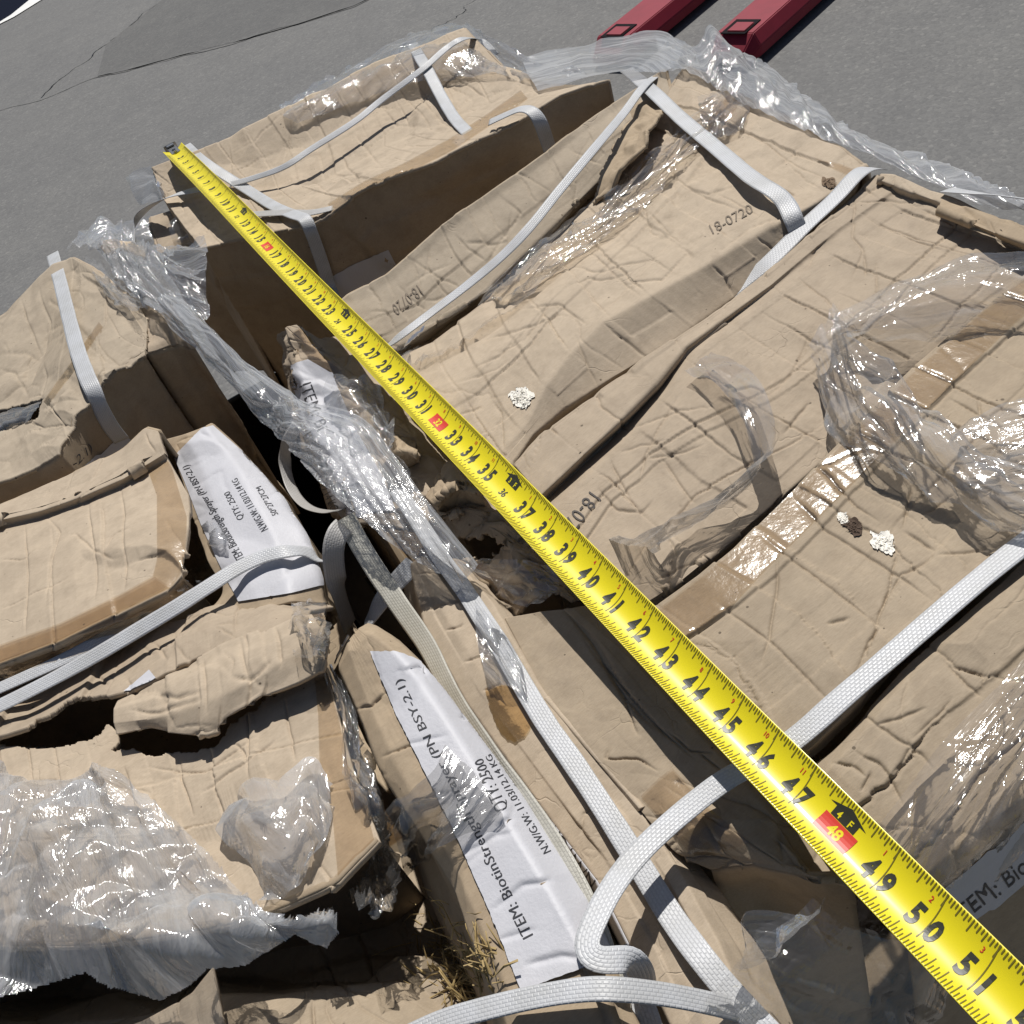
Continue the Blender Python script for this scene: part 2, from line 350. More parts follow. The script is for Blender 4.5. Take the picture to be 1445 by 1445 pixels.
BVH_V, BVH_F = [], []
class Surf:
    """a lofted sheet: rows of traced points with their own heights"""
    def __init__(s, rows, nu=None, nv=None, step=1.5, smooth=3, world=False, csmooth=0):
        W = [np.array(r, float) if world else np.array(ext(r)) for r in rows]
        P2 = [proj(w_) for w_ in W]
        if nu is None:
            nu = int(np.clip(max(np.linalg.norm(np.diff(p, axis=0), axis=1).sum() for p in P2)/step, 8, 900))
        A = np.array([rs_poly(w_, nu, csmooth) for w_ in W])
        Q = proj(A); dm = np.r_[0, np.cumsum(np.maximum(np.linalg.norm(np.diff(Q, axis=0), axis=2).mean(1), 1))]
        if nv is None: nv = int(np.clip(dm[-1]/step, 6, 640))
        t = np.linspace(0, dm[-1], nv); k = np.clip(np.searchsorted(dm, t, 'right')-1, 0, len(W)-2); f = ((t-dm[k])/(dm[k+1]-dm[k]))[:, None, None]
        s.P = A[k]*(1-f)+A[k+1]*f; s.rowv = dm/dm[-1]*(nv-1); s.vclip = None
        for _ in range(smooth):
            P = s.P
            P[1:-1] = .25*P[:-2]+.5*P[1:-1]+.25*P[2:]
            P[:, 1:-1] = .25*P[:, :-2]+.5*P[:, 1:-1]+.25*P[:, 2:]
        s.metric(); s.N0 = s.N.copy()
    def metric(s):
        P = s.P
        s.S = np.concatenate([np.zeros((P.shape[0], 1)), np.cumsum(np.linalg.norm(np.diff(P, axis=1), axis=2), 1)], 1)
        s.T = np.concatenate([np.zeros((1, P.shape[1])), np.cumsum(np.linalg.norm(np.diff(P, axis=0), axis=2), 0)], 0)
        s.S = s.S-s.S[:, -1:]/2+s.S[:, -1:].max()/2
        gu = np.gradient(P, axis=1); gv = np.gradient(P, axis=0)
        n = np.cross(gu, gv); n /= np.linalg.norm(n, axis=2, keepdims=True)+1e-12
        c = ((CAM-P)*n).sum(2); s.flip = np.median(c) < 0
        s.N = -n if s.flip else n
        s.Q = proj(P); return s
    def flatness(s):
        """1 on flat board, towards 0 on a fold"""
        if getattr(s, '_w', None) is None:
            c = np.zeros(s.S.shape)
            for ax in (0, 1):
                d = np.linalg.norm(np.roll(s.N0, -5, ax)-np.roll(s.N0, 5, ax), axis=2)
                sl = [slice(None)]*2; sl[ax] = slice(0, 5); d[tuple(sl)] = 0; sl[ax] = slice(-5, None); d[tuple(sl)] = 0
                c = np.maximum(c, d)
            for _ in range(10):
                m_ = c.copy()
                m_[1:] = np.maximum(m_[1:], c[:-1]*.93); m_[:-1] = np.maximum(m_[:-1], c[1:]*.93); m_[:, 1:] = np.maximum(m_[:, 1:], c[:, :-1]*.93); m_[:, :-1] = np.maximum(m_[:, :-1], c[:, 1:]*.93); c = m_
            s._w = .12+.88*np.exp(-(c/.3)**2)
        return s._w
    def push(s, H):
        s.P = s.P+(s.N0 if hasattr(s, 'N0') else s.N)*H[..., None]; s.metric(); return s
    def crumple(s, seed, **kw): return s.push(crumple(s.S, s.T, seed, **kw))
    def ripple(s, seed, amp=.0004, sc_=60): return s.push(amp*.55*fbm(s.S*sc_, s.T*sc_, seed, 4))
    def lines(s, us=(), vs=(), depth=.0014, width=.0012, step=.0009, seed=0):
        """pressed flute creases: straight across the sheet at fractions of its length / width"""
        rng = np.random.default_rng(seed+77); H = np.zeros(s.S.shape)
        for arr, X, Y in ((us, s.S, s.T), (vs, s.T, s.S)):
            for u in arr:
                c = u*X.max()+rng.normal(0, .006)+.0016*fbm(Y*9, Y*0+u*50, seed, 3)+rng.uniform(-.02, .02)*Y
                d = X-c; k = rng.uniform(.7, 1.2)*np.clip(.75+2.6*fbm(Y*10, Y*0+u*31, seed+3, 2), 0, 1.35)
                H += -depth*k*np.exp(-np.abs(d)/(.5*width))+.12*depth*k*np.exp(-((np.abs(d)-1.6*width)/(1.2*width))**2)
                H += step*rng.uniform(-1, 1)*(np.tanh(d/width/.7))*np.exp(-np.abs(d)/.035)
        return s.push(H*s.flatness())
    def creases(s, polys, depth=.0022, width=.0009):
        """creases traced one by one: a sharp valley with one side standing a little higher"""
        H = np.zeros(s.S.shape); GT = np.zeros(s.S.shape)
        for n_, pl in enumerate(polys):
            r_ = np.random.default_rng(n_+int(pl[0][0])); tr = rs_poly(np.array(pl, float), max(5, int(len(pl)*5)))
            x_ = np.arange(len(tr)); tr = tr+2.0*np.stack([fbm(x_/3.0, x_*0+n_, 3, 2), fbm(x_/3.0, x_*0+n_+20, 5, 2)], 1)
            a = bil(np.stack([s.S, s.T], -1), s.lookup(tr)); sg = r_.choice([-1, 1])*r_.uniform(.3, 1)
            D = np.full(s.S.shape, 9.0); G = np.zeros(s.S.shape)
            for i in range(len(a)-1):
                if np.linalg.norm(a[i+1]-a[i]) > .03: continue
                pad = .016
                bx = (s.S > min(a[i, 0], a[i+1, 0])-pad) & (s.S < max(a[i, 0], a[i+1, 0])+pad) & (s.T > min(a[i, 1], a[i+1, 1])-pad) & (s.T < max(a[i, 1], a[i+1, 1])+pad)
                if not bx.any(): continue
                d, t_ = seg_dist(s.S[bx], s.T[bx], *a[i], *a[i+1]); f_ = (i+t_)/(len(a)-1); e_ = np.clip(np.minimum(4*f_, 4*(1-f_)), 0, 1)
                H[bx] = np.minimum(H[bx], -depth*e_*np.exp(-d/(.65*width)))
                sd_ = (a[i+1, 0]-a[i, 0])*(s.T[bx]-a[i, 1])-(a[i+1, 1]-a[i, 1])*(s.S[bx]-a[i, 0])
                g = G[bx]; q = D[bx]; nr = d < q; g[nr] = (sg*np.tanh(sd_/(np.linalg.norm(a[i+1]-a[i])+1e-9)/.0012)*.00045*e_*np.exp(-d/.009))[nr]; q[nr] = d[nr]; G[bx] = g; D[bx] = q
            GT += G
        GT = np.clip(GT, -.0011, .0011)
        for _ in range(2):
            GT[1:-1] = .25*GT[:-2]+.5*GT[1:-1]+.25*GT[2:]; GT[:, 1:-1] = .25*GT[:, :-2]+.5*GT[:, 1:-1]+.25*GT[:, 2:]
        H[1:-1] = .1*H[:-2]+.8*H[1:-1]+.1*H[2:]; H[:, 1:-1] = .1*H[:, :-2]+.8*H[:, 1:-1]+.1*H[:, 2:]
        return s.push(H+GT)
    def lookup(s, px, it=4):
        px = np.asarray(px, float).reshape(-1, 2); st = max(1, int(min(s.Q.shape[:2])/45))
        vm = s.Q.shape[0] if getattr(s, 'vclip', None) is None else int(s.rowv[s.vclip])+1
        q = s.Q[:vm:st, ::st]; flat = q.reshape(-1, 2); out = np.zeros((len(px), 2))
        for i in range(0, len(px), 1500):
            d = ((px[i:i+1500, None, :]-flat[None])**2).sum(2); j = d.argmin(1)
            out[i:i+1500] = np.stack([j//q.shape[1], j % q.shape[1]], 1)*st
        nv, nu = s.Q.shape[:2]
        for _ in range(it):
            c = bil(s.Q, out)
            a = np.clip(out+[1.5, 0], 0, [nv-1, nu-1]); b = np.clip(out-[1.5, 0], 0, [nv-1, nu-1])
            gv = (bil(s.Q, a)-bil(s.Q, b))/np.maximum((a-b)[:, :1], 1e-6)
            a = np.clip(out+[0, 1.5], 0, [nv-1, nu-1]); b = np.clip(out-[0, 1.5], 0, [nv-1, nu-1])
            gu = (bil(s.Q, a)-bil(s.Q, b))/np.maximum((a-b)[:, 1:], 1e-6)
            r = px-c; det = gv[:, 0]*gu[:, 1]-gv[:, 1]*gu[:, 0]; det = np.where(np.abs(det) < 1e-6, 1e-6, det)
            dv = (r[:, 0]*gu[:, 1]-r[:, 1]*gu[:, 0])/det; du = (gv[:, 0]*r[:, 1]-gv[:, 1]*r[:, 0])/det
            out = np.clip(out+np.clip(np.stack([dv, du], 1), -6, 6), 0, [min(nv, vm)-1.001, nu-1.001])
        return out
    def smoothed(s):
        if getattr(s, '_k', None) is not s.P:
            Q = s.P.copy(); s._k = s.P
            for _ in range(4):
                Q[1:-1] = .25*Q[:-2]+.5*Q[1:-1]+.25*Q[2:]; Q[:, 1:-1] = .25*Q[:, :-2]+.5*Q[:, 1:-1]+.25*Q[:, 2:]
            s.Ps = Q
        return s.Ps
    def pts(s, px, off=0):
        uv = s.lookup(px); return bil(s.smoothed(), uv)+bil(s.N0 if hasattr(s, 'N0') else s.N, uv)*off
    def build(s, name, mat, parent=None, thick=.0035, cut=(), keep=None, bvh=True, rag=0, seed=1):
        nv, nu = s.P.shape[:2]; F4 = grid_faces(nv, nu)
        k = np.ones(F4.shape[:2], bool); qc = (s.Q[:-1, :-1]+s.Q[1:, 1:])/2
        if rag: qc = qc+rag*2*np.stack([fbm(qc[..., 0]/9, qc[..., 1]/9, seed), fbm(qc[..., 0]/9+40, qc[..., 1]/9, seed+1)], -1)
        for c in cut: k &= ~in_poly(qc, c)
        if keep is not None: k &= in_poly(qc, keep)
        F4 = F4[k]
        if s.flip: F4 = F4[:, ::-1]
        uv = np.stack([s.S, s.T], -1).reshape(-1, 2)
        used = np.unique(F4); mp = -np.ones(nv*nu, np.int64); mp[used] = np.arange(len(used))
        o = mesh_obj(name, s.P.reshape(-1, 3)[used], mp[F4], mat, parent, uv[used])
        if thick:
            md = o.modifiers.new('thickness', 'SOLIDIFY'); md.thickness = thick; md.offset = -1
        if bvh:
            iv = np.unique(np.r_[np.arange(0, nv, 4), nv-1]); iu = np.unique(np.r_[np.arange(0, nu, 4), nu-1])
            sub = s.P[np.ix_(iv, iu)]; f = grid_faces(len(iv), len(iu)).reshape(-1, 4)
            cc = s.Q[np.ix_(iv, iu)].reshape(-1, 2)[f].mean(1); kk = np.ones(len(f), bool)
            for c in cut: kk &= ~in_poly(cc, c)
            if keep is not None: kk &= in_poly(cc, keep)
            base = len(BVH_V); BVH_V.extend(map(tuple, sub.reshape(-1, 3))); BVH_F.extend(map(tuple, f[kk]+base))
        s.obj = o; return o
    def decal(s, name, quad, mat, parent=None, off=.0008, step=2.0, thick=0, wob=0, seed=0):
        """a strip lying on the sheet; quad = two or more rows of photo points"""
        q = [np.array(r, float) for r in quad]
        nu = int(max(4, max(np.linalg.norm(np.diff(r, axis=0), axis=1).sum() for r in q)/step)); rr = np.array([rs_poly(r, nu) for r in q])
        dm = np.r_[0, np.cumsum(np.linalg.norm(np.diff(rr, axis=0), axis=2).mean(1))]; nv = int(max(4, dm[-1]/step))
        t = np.linspace(0, dm[-1], nv); k = np.clip(np.searchsorted(dm, t, 'right')-1, 0, len(q)-2); f = ((t-dm[k])/(dm[k+1]-dm[k]))[:, None, None]
        G = rr[k]*(1-f)+rr[k+1]*f
        if wob: G = G+wob*2*np.stack([fbm(G[..., 0]/7, G[..., 1]/7, seed), fbm(G[..., 0]/7+50, G[..., 1]/7, seed+1)], -1)
        P = s.pts(G.reshape(-1, 2), off); F4 = grid_faces(nv, nu).reshape(-1, 4)
        g = P.reshape(nv, nu, 3); nn = np.cross(g[nv//2, -1]-g[nv//2, 0], g[-1, nu//2]-g[0, nu//2])
        if nn@(CAM-g[nv//2, nu//2]) < 0: F4 = F4[:, ::-1]
        S_ = np.concatenate([np.zeros((nv, 1)), np.cumsum(np.linalg.norm(np.diff(g, axis=1), axis=2), 1)], 1); T_ = np.concatenate([np.zeros((1, nu)), np.cumsum(np.linalg.norm(np.diff(g, axis=0), axis=2), 0)], 0)
        o = mesh_obj(name, P, F4, mat, parent, np.stack([S_, T_], -1).reshape(-1, 2))
        if thick:
            md = o.modifiers.new('thickness', 'SOLIDIFY'); md.thickness = thick; md.offset = 1
        return o
    def text(s, name, body, quad, mat, parent, off=.0017, bold=0, spacing=1.0):
        """printed writing; quad = photo points bottom-left, bottom-right, top-right, top-left"""
        V, Fc, L, H = text_mesh(body, bold, spacing)
        q = np.array(quad, float); x = V[:, :1]/L; y = V[:, 1:2]/H
        px = (1-y)*((1-x)*q[0]+x*q[1])+y*((1-x)*q[3]+x*q[2])
        return mesh_obj(name, s.pts(px, off), Fc, mat, parent, smooth=False)
    def edge(s, side):
        return {'v0': s.P[0], 'v1': s.P[-1], 'u0': s.P[:, 0], 'u1': s.P[:, -1]}[side]
    def ring(s): return np.vstack([s.P[0, :-1], s.P[:-1, -1], s.P[-1, :0:-1], s.P[:0:-1, 0]])

def bil(A, uv):
    v0 = np.clip(np.floor(uv[:, 0]).astype(int), 0, A.shape[0]-2); u0 = np.clip(np.floor(uv[:, 1]).astype(int), 0, A.shape[1]-2)
    fv = (uv[:, 0]-v0)[:, None]; fu = (uv[:, 1]-u0)[:, None]
    return A[v0, u0]*(1-fv)*(1-fu)+A[v0, u0+1]*(1-fv)*fu+A[v0+1, u0]*fv*(1-fu)+A[v0+1, u0+1]*fv*fu
def ext(r):
    """rows that leave the frame run on to the real end of the carton"""
    W = [at(*p) for p in r]
    if r[0][0] == -30 and W[0][0] > -.5: W = [np.array([-.5+.01*math.sin(r[0][1]), W[0][1]+.15*(W[0][0]+.5)*0, W[0][2]])]+W
    if r[-1][0] == 1460 and W[-1][0] < .54: W = W+[np.array([.54+.006*math.sin(r[-1][1]), W[-1][1], W[-1][2]])]
    return W
_txt = {}
def text_mesh(body, bold=.02, spacing=1.0, cuts=.11):
    key = (body, bold, spacing)
    if key in _txt: return _txt[key]
    c = bpy.data.curves.new('lettering', 'FONT'); c.body = body; c.size = 1; c.offset = bold; c.resolution_u = 3; c.space_character = spacing
    o = bpy.data.objects.new('lettering', c); COL.objects.link(o)
    dg = bpy.context.evaluated_depsgraph_get(); me = bpy.data.meshes.new_from_object(o.evaluated_get(dg))
    bm = bmesh.new(); bm.from_mesh(me); bpy.data.objects.remove(o); bpy.data.meshes.remove(me)
    xs = [v.co.x for v in bm.verts]; ys = [v.co.y for v in bm.verts]; x0, x1, y0, y1 = min(xs), max(xs), min(ys), max(ys)
    bmesh.ops.triangulate(bm, faces=bm.faces[:])
    for ax, a, b in ((0, x0, x1), (1, y0, y1)):
        for t in np.arange(a+cuts, b, cuts):
            co = [0, 0, 0]; co[ax] = t; no = [0, 0, 0]; no[ax] = 1
            bmesh.ops.bisect_plane(bm, geom=bm.verts[:]+bm.edges[:]+bm.faces[:], plane_co=co, plane_no=no, dist=1e-5)
    bm.verts.ensure_lookup_table(); bm.verts.index_update()
    V = np.array([(v.co.x-x0, v.co.y-y0) for v in bm.verts]); Fc = [[v.index for v in f.verts] for f in bm.faces]; bm.free()
    _txt[key] = (V, Fc, x1-x0, y1-y0); return _txt[key]

def wall(name, mat, parent, top, depth, seed, push=(0, 0), amp=.004, spacing=.07, closed=False, lean=0, step=.0045, inset=.0, depth2=None, crease=.5, bvh=True, flutes=True):
    """a board wall hanging straight down from a traced top edge"""
    top = np.asarray(top, float)
    if closed: top = np.vstack([top, top[:1]])
    L = np.linalg.norm(np.diff(top, axis=0), axis=1).sum(); n = int(np.clip(L/step, 6, 420)); e = rs_poly(top, n)
    if closed:
        c = e[:-1].mean(0); e = c+(e-c)*(1-inset)
    k = int(np.clip(depth/step, 5, 120)); zz = np.linspace(0, 1, k)
    zmin = (TOP-depth) if depth2 is None else depth2
    P = np.repeat(e[None], k, 0); P[..., 2] = e[None, :, 2]*(1-zz[:, None])+zz[:, None]*np.minimum(zmin, e[None, :, 2]-.01)
    P[..., 2] -= .001
    bl = (1-np.exp(-zz*6))[:, None]
    P[..., 0] += push[0]*bl; P[..., 1] += push[1]*bl
    s = Surf.__new__(Surf); s.P = P; s.metric(); s.N0 = s.N.copy()
    nn = s.N.copy(); H = crumple(s.S, s.T, seed, spacing=spacing, amp=amp, crease=crease)*np.clip(zz*8, 0, 1)[:, None]
    if closed: H[:, :6] *= np.linspace(0, 1, 6); H[:, -6:] *= np.linspace(1, 0, 6)
    s.push(H)
    if flutes: s._w = None; n_ = max(2, int(s.S.max()/.055)); s.lines(us=[(q+.5+.3*math.sin(q*7.3+seed))/n_ for q in range(n_)], vs=(.12, .3), seed=seed, depth=.0014)
    s.build(name, mat, parent, thick=.003, bvh=bvh); return s

# ------------------------------------------------------------------ the setting
def sheet(name, pts, z, mat, kind='structure', parent=None):
    bm = bmesh.new(); bm.faces.new([bm.verts.new((p[0], p[1], z)) for p in pts]); o = from_bm(name, bm, mat, parent)
    if o.data.polygons[0].normal.z < 0: o.data.flip_normals()
    return tag(o, kind=kind)
sheet('pavement', [(-60, -60), (60, -60), (60, 60), (-60, 60)], 0, ASPH)
sheet('pavement_patch', [at(*p, -100) for p in ((138,108),(185,98),(250,80),(350,55),(420,35),(500,8),(560,-20),(420,-60),(265,-30),(240,-8),(190,32),(150,64))], .004, ASPH2)
def ground_line(name, px, wd, z, mat, kind='structure'):
    p = np.array([at(x, y, -100) for x, y in px]); p = rs_poly(p, 160); d = np.gradient(p, axis=0); d /= np.linalg.norm(d, axis=1, keepdims=True)
    nrm = np.stack([-d[:, 1], d[:, 0], d[:, 2]*0], 1); x = np.arange(len(p))
    p = p+nrm*(.05*fbm(x/14.0, x*0, 3, 4))[:, None]; hw = wd/2*(1+.8*fbm(x/6.0, x*0+3, 9, 3))[:, None]
    V = np.stack([p+nrm*hw, p-nrm*hw], 1).reshape(-1, 3); V[:, 2] = z
    f = [(2*i, 2*i+1, 2*i+3, 2*i+2) for i in range(len(p)-1)]
    o = mesh_obj(name, V, f, mat, smooth=False)
    if o.data.polygons[0].normal.z < 0: o.data.flip_normals()
    return tag(o, kind=kind)
ground_line('pavement_crack', [(-120, 175), (0, 156), (60, 138), (130, 112), (185, 98), (250, 80), (350, 55), (420, 35), (500, 8), (560, -20)], .008, .008, CRACK)
ground_line('pavement_crack', [(55, 139), (90, 108), (140, 70), (190, 30), (240, -10)], .009, .009, CRACK)
ground_line('pavement_crack', [(560, 75), (575, 60), (640, 25), (680, -10)], .005, .008, CRACK)
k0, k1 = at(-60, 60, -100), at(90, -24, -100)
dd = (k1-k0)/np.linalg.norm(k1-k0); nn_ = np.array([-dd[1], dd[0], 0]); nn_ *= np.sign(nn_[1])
bm = bmesh.new()
def bm_box(bm, c, sx, sy, sz, ax=(1, 0, 0), ay=(0, 1, 0), az=(0, 0, 1), bev=0):
    c, ax, ay, az = map(np.array, (c, ax, ay, az)); vs = []
    for z in (0, 1):
        for (i, j) in ((-1, -1), (1, -1), (1, 1), (-1, 1)):
            vs.append(bm.verts.new(c+ax*sx/2*i+ay*sy/2*j+az*sz*z))
    fs = [bm.faces.new([vs[q] for q in f]) for f in ((3, 2, 1, 0), (4, 5, 6, 7), (0, 1, 5, 4), (1, 2, 6, 5), (2, 3, 7, 6), (3, 0, 4, 7))]
    if bev: bmesh.ops.bevel(bm, geom=list({e for f in fs for e in f.edges}), offset=bev, segments=2, affect='EDGES')
bm.free()
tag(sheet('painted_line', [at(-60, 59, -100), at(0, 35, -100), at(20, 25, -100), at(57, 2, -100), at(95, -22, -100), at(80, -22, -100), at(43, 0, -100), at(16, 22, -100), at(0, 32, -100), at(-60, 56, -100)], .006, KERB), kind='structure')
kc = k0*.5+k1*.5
sheet('shade_sheet', [at(-160, 105, -100), at(0, 35, -100), at(18, 24, -100), at(50, 0, -100), at(90, -24, -100), kc+dd*7+nn_*8, kc-dd*7+nn_*8], .0045, SHADE)  # near-black sheet: the shade beyond the white line, put into the colour

# pallet jack behind the load
tip = atw(840, 66, .085); tip2 = atw(1022, 62, .085)
fdir = atw(985, 0, .08)-atw(920, 54, .08); fdir[2] = 0; fdir /= np.linalg.norm(fdir); fn = np.array([-fdir[1], fdir[0], 0])
j = empty('pallet_jack', tuple((tip+tip2)/2*np.array([1, 1, 0])), 'red pallet jack with two steel forks lying on the asphalt behind the load', 'pallet jack')
for t_, sh in ((atw(868, 53, .085), .0), (atw(1040, 48, .085), .0)):
    o0 = t_*np.array([1, 1, 0])-fdir*.06
    bm = bmesh.new(); prof = [(-.09, .012), (-.09, .045), (-.068, .085), (.068, .085), (.09, .045), (.09, .012)]
    secs = [(0, .8, .5), (.05, 1, 1), (.6, 1, 1), (1.25, 1, 1)]; rings = []
    for x_, wk, hk in secs:
        rings.append([bm.verts.new(o0+fdir*x_+fn*(u_*wk)+np.array([0, 0, .01+v_*hk])) for u_, v_ in prof])
    for r0, r1 in zip(rings, rings[1:]):
        for q in range(6): bm.faces.new((r0[q], r0[(q+1) % 6], r1[(q+1) % 6], r1[q]))
    bm.faces.new(rings[0][::-1]); bm.faces.new(rings[-1])
    bmesh.ops.recalc_face_normals(bm, faces=bm.faces[:])
    bmesh.ops.bevel(bm, geom=[e for e in bm.edges if len(e.link_faces) == 2 and e.calc_face_angle() > .3], offset=.003, segments=2, affect='EDGES')
    fk = from_bm('fork', bm, FRED, j)
    bm = bmesh.new()          # roller window near the tip: a dark slot with a raised rim and a red tongue
    c_ = o0+fdir*.085+np.array([0, 0, .0955]); bm_box(bm, c_, .10, .092, .003, fdir, fn, bev=.001); from_bm('roller_window', bm, DARK, fk)
    bm = bmesh.new(); bm_box(bm, c_+fdir*-.008-fn*.006+np.array([0, 0, .003]), .062, .066, .004, fdir, fn, bev=.002); from_bm('roller', bm, FRED, fk)
bm = bmesh.new(); hc = (tip+tip2)/2*np.array([1, 1, 0])+fdir*1.25
bm_box(bm, hc, .25, .62, .32, fdir, fn, bev=.02); from_bm('carriage', bm, FRED, j)
bm = bmesh.new(); bm_box(bm, hc+fdir*.2+np.array([0, 0, .0]), .16, .16, .2, fdir, fn, bev=.03); from_bm('steer_wheel', bm, RUB, j)
bm = bmesh.new(); bm_box(bm, hc+fdir*.14+np.array([0, 0, .3]), .04, .05, .85, fdir, fn, (.25*fdir[0], .25*fdir[1], .97), bev=.01); from_bm('tow_handle', bm, FRED, j)

# wooden pallet and the plain lower tiers that carry the crushed top tier
pal = empty('wooden_pallet', (.05, .65, 0), 'plain wooden pallet under the strapped carton load', 'pallet')
for y_ in np.linspace(.02, 1.34, 9):
    bm = bmesh.new(); bm_box(bm, (.04, y_, .122), 1.06, .10, .02); from_bm('deck_board', bm, WOOD, pal)
for x_ in (-.44, .04, .52):
    bm = bmesh.new(); bm_box(bm, (x_, .68, .0), .09, 1.42, .12); from_bm('stringer', bm, WOOD, pal)
for zi, z_ in enumerate((.143, .425)):
    for cx_, ys in ((.285, (.265, .552, .839, 1.126)), (-.265, (.265, .552, .839, 1.126))):
        for y_ in ys:
            t = empty('cardboard_box', (cx_, y_, z_), 'plain uncrushed brown carton in the lower tiers, under the crushed top cartons', 'cardboard box', 'cartons of the lower tiers')
            bm = bmesh.new(); bm_box(bm, (cx_+(.04 if zi and cx_ > 0 else 0), y_, z_), (.49 if zi else .565) if cx_ > 0 else .525, .284, .278, bev=.006); from_bm('carton_body', bm, CARD[2], t, True)
            bm = bmesh.new(); bm_box(bm, (cx_+(.04 if zi and cx_ > 0 else 0), y_, z_+.2785), .48, .05, .0008); from_bm('packing_tape', bm, TAPE, t)

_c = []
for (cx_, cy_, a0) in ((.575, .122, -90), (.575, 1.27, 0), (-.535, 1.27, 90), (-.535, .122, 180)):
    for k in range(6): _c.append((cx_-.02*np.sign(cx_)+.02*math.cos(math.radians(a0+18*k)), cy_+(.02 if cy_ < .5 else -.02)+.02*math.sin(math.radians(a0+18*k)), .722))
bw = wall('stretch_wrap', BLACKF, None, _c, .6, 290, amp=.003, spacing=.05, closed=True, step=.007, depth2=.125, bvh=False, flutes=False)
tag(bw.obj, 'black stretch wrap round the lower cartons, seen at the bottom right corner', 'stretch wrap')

# ------------------------------------------------------------------ the crushed cartons of the top tier
GB = 'crushed cartons of the top tier'
ZB = .705
# 1: far carton
b1 = empty('cardboard_box', (.3, 1.15, ZB), 'far wide carton with a lit sagging top, at the hooked end of the yellow tape', 'cardboard box', GB)
s1 = Surf([
 [(214,237,-1),(300,203,-.8),(430,140,-.5),(500,103,-.3),(590,66,0),(655,40,0)],
 [(222,258,-2),(330,232,-2.6),(440,198,-3),(540,150,-2.6),(620,115,-2),(705,90,-1.5)],
 [(230,280,-3),(330,266,-3.8),(430,262,-3.8),(530,215,-3.2),(630,172,-2.4),(770,120,-1.5)],
 [(285,352,-2.5),(345,338,-2.2),(394,324,-2),(440,313,-1.5),(500,275,-.3),(560,248,.3),(600,232,.4),(660,203,.5),(720,175,.5),(790,135,.5),(858,112,.5)]])
s1.creases([[(322,200),(325,230),(330,262)],[(418,150),(412,180),(398,235)],[(436,145),(450,175),(462,200)],[(322,245),(360,225),(395,210)],[(470,120),(490,160),(500,178)],[(548,90),(565,130),(600,170),(622,210)],[(480,215),(490,235),(510,262)],[(500,190),(520,215),(540,240)],[(395,262),(430,250),(470,275)],[(455,240),(490,220),(520,205)],[(585,130),(610,160),(640,185)],[(535,150),(560,175),(600,182),(625,170)],[(620,90),(640,110),(690,140),(720,120)]])
s1.lines(us=(.08,.14,.2,.26,.32,.38,.44,.5,.56,.62,.68,.74,.8,.87), vs=(.3,.6,.85), seed=11, depth=.0014).crumple(101, spacing=0.046, amp=0.0021, crease=0.23, depth=.002).ripple(1)
s1.build('top_panel', CARD[1], b1)
w1 = wall('front_wall', CARD[2], b1, s1.edge('v1'), .27, 201, amp=.006, spacing=.075, step=.003)
wall('side_wall', CARD[0], b1, s1.edge('u0'), .27, 202)
wall('back_wall', CARD[0], b1, s1.edge('v0'), .27, 203)
wall('side_wall', CARD[0], b1, s1.edge('u1'), .27, 204)
s1.decal('packing_tape', [[(470,300),(520,268),(570,248),(640,212),(700,172),(745,140)],[(463,288),(515,256),(566,233),(632,198),(690,160),(735,128)]], TAPE, b1)
w1.decal('shipping_label', [[(462,394),(500,372),(548,352)],[(475,414),(512,396),(560,376)],[(490,436),(520,420),(575,398)]], LABEL, b1, off=.001)
fl = Surf([[(211,305,-4.5),(265,284,-4.5),(330,276,-4.3),(400,292,-4),(440,311,-3)],[(214,322,-5),(270,306,-5),(330,298,-4.8),(395,310,-4.2),(436,322,-3.2)],[(225,360,-6),(275,345,-5.8),(335,340,-5.2),(400,335,-4.6)]])
fl.crumple(103, spacing=.03, amp=.003).ripple(2); fl.build('torn_flap', CARD[0], b1, rag=2)
wall('end_wall', CARD[0], b1, fl.edge('u0'), .25, 205); wall('end_wall', CARD[0], b1, fl.edge('v1'), .25, 206, amp=.006, spacing=.04)

# 2: narrow carton behind the date-stamped one
b2 = empty('cardboard_box', (.33, .86, ZB), 'narrow carton second from the hooked end, its stamped top sinking into a film-covered seam', 'cardboard box', GB)
s2 = Surf([
 [(478,425,-.8),(490,414,-.3),(545,386,0),(620,322,.2),(700,264,.3),(775,212,.3),(850,154,.3),(938,99,.3)],
 [(490,438,-.9),(552,396,-.5),(628,332,-.3),(708,273,-.2),(783,220,-.2),(856,163,-.1),(940,108,0)],
 [(518,462,-1.5),(600,402,-1.4),(690,327,-1.2),(765,267,-.9),(850,197,-.5),(946,130,-.2)],
 [(545,502,-3),(590,478,-3.2),(680,418,-3.3),(752,352,-3),(832,272,-2.4),(902,202,-1.6),(957,150,-1)],
 [(550,512,-5),(595,486,-5.5),(685,426,-5.5),(758,358,-5.2),(838,278,-4.6),(908,208,-3.5),(960,155,-3)]], smooth=4)
s2.creases([[(608,345),(603,370),(600,395)],[(720,235),(745,250),(782,275)],[(640,330),(660,350),(690,372)],[(698,270),(735,300),(700,350),(680,390)],[(722,295),(718,335),(715,370)],[(570,405),(600,385),(640,370)],[(560,400),(590,430),(610,440)],[(800,210),(830,225),(850,235)],[(520,440),(545,440),(560,470)],[(860,180),(870,205),(868,225)],[(650,340),(690,345),(730,340)]])
s2.lines(us=(.12,.2,.28,.36,.44,.52,.6,.68,.76,.84), vs=(.3,.55), seed=12).crumple(111, spacing=0.046, amp=0.0018, crease=0.20, depth=.002).ripple(3)
s2.build('top_panel', CARD[3], b2)
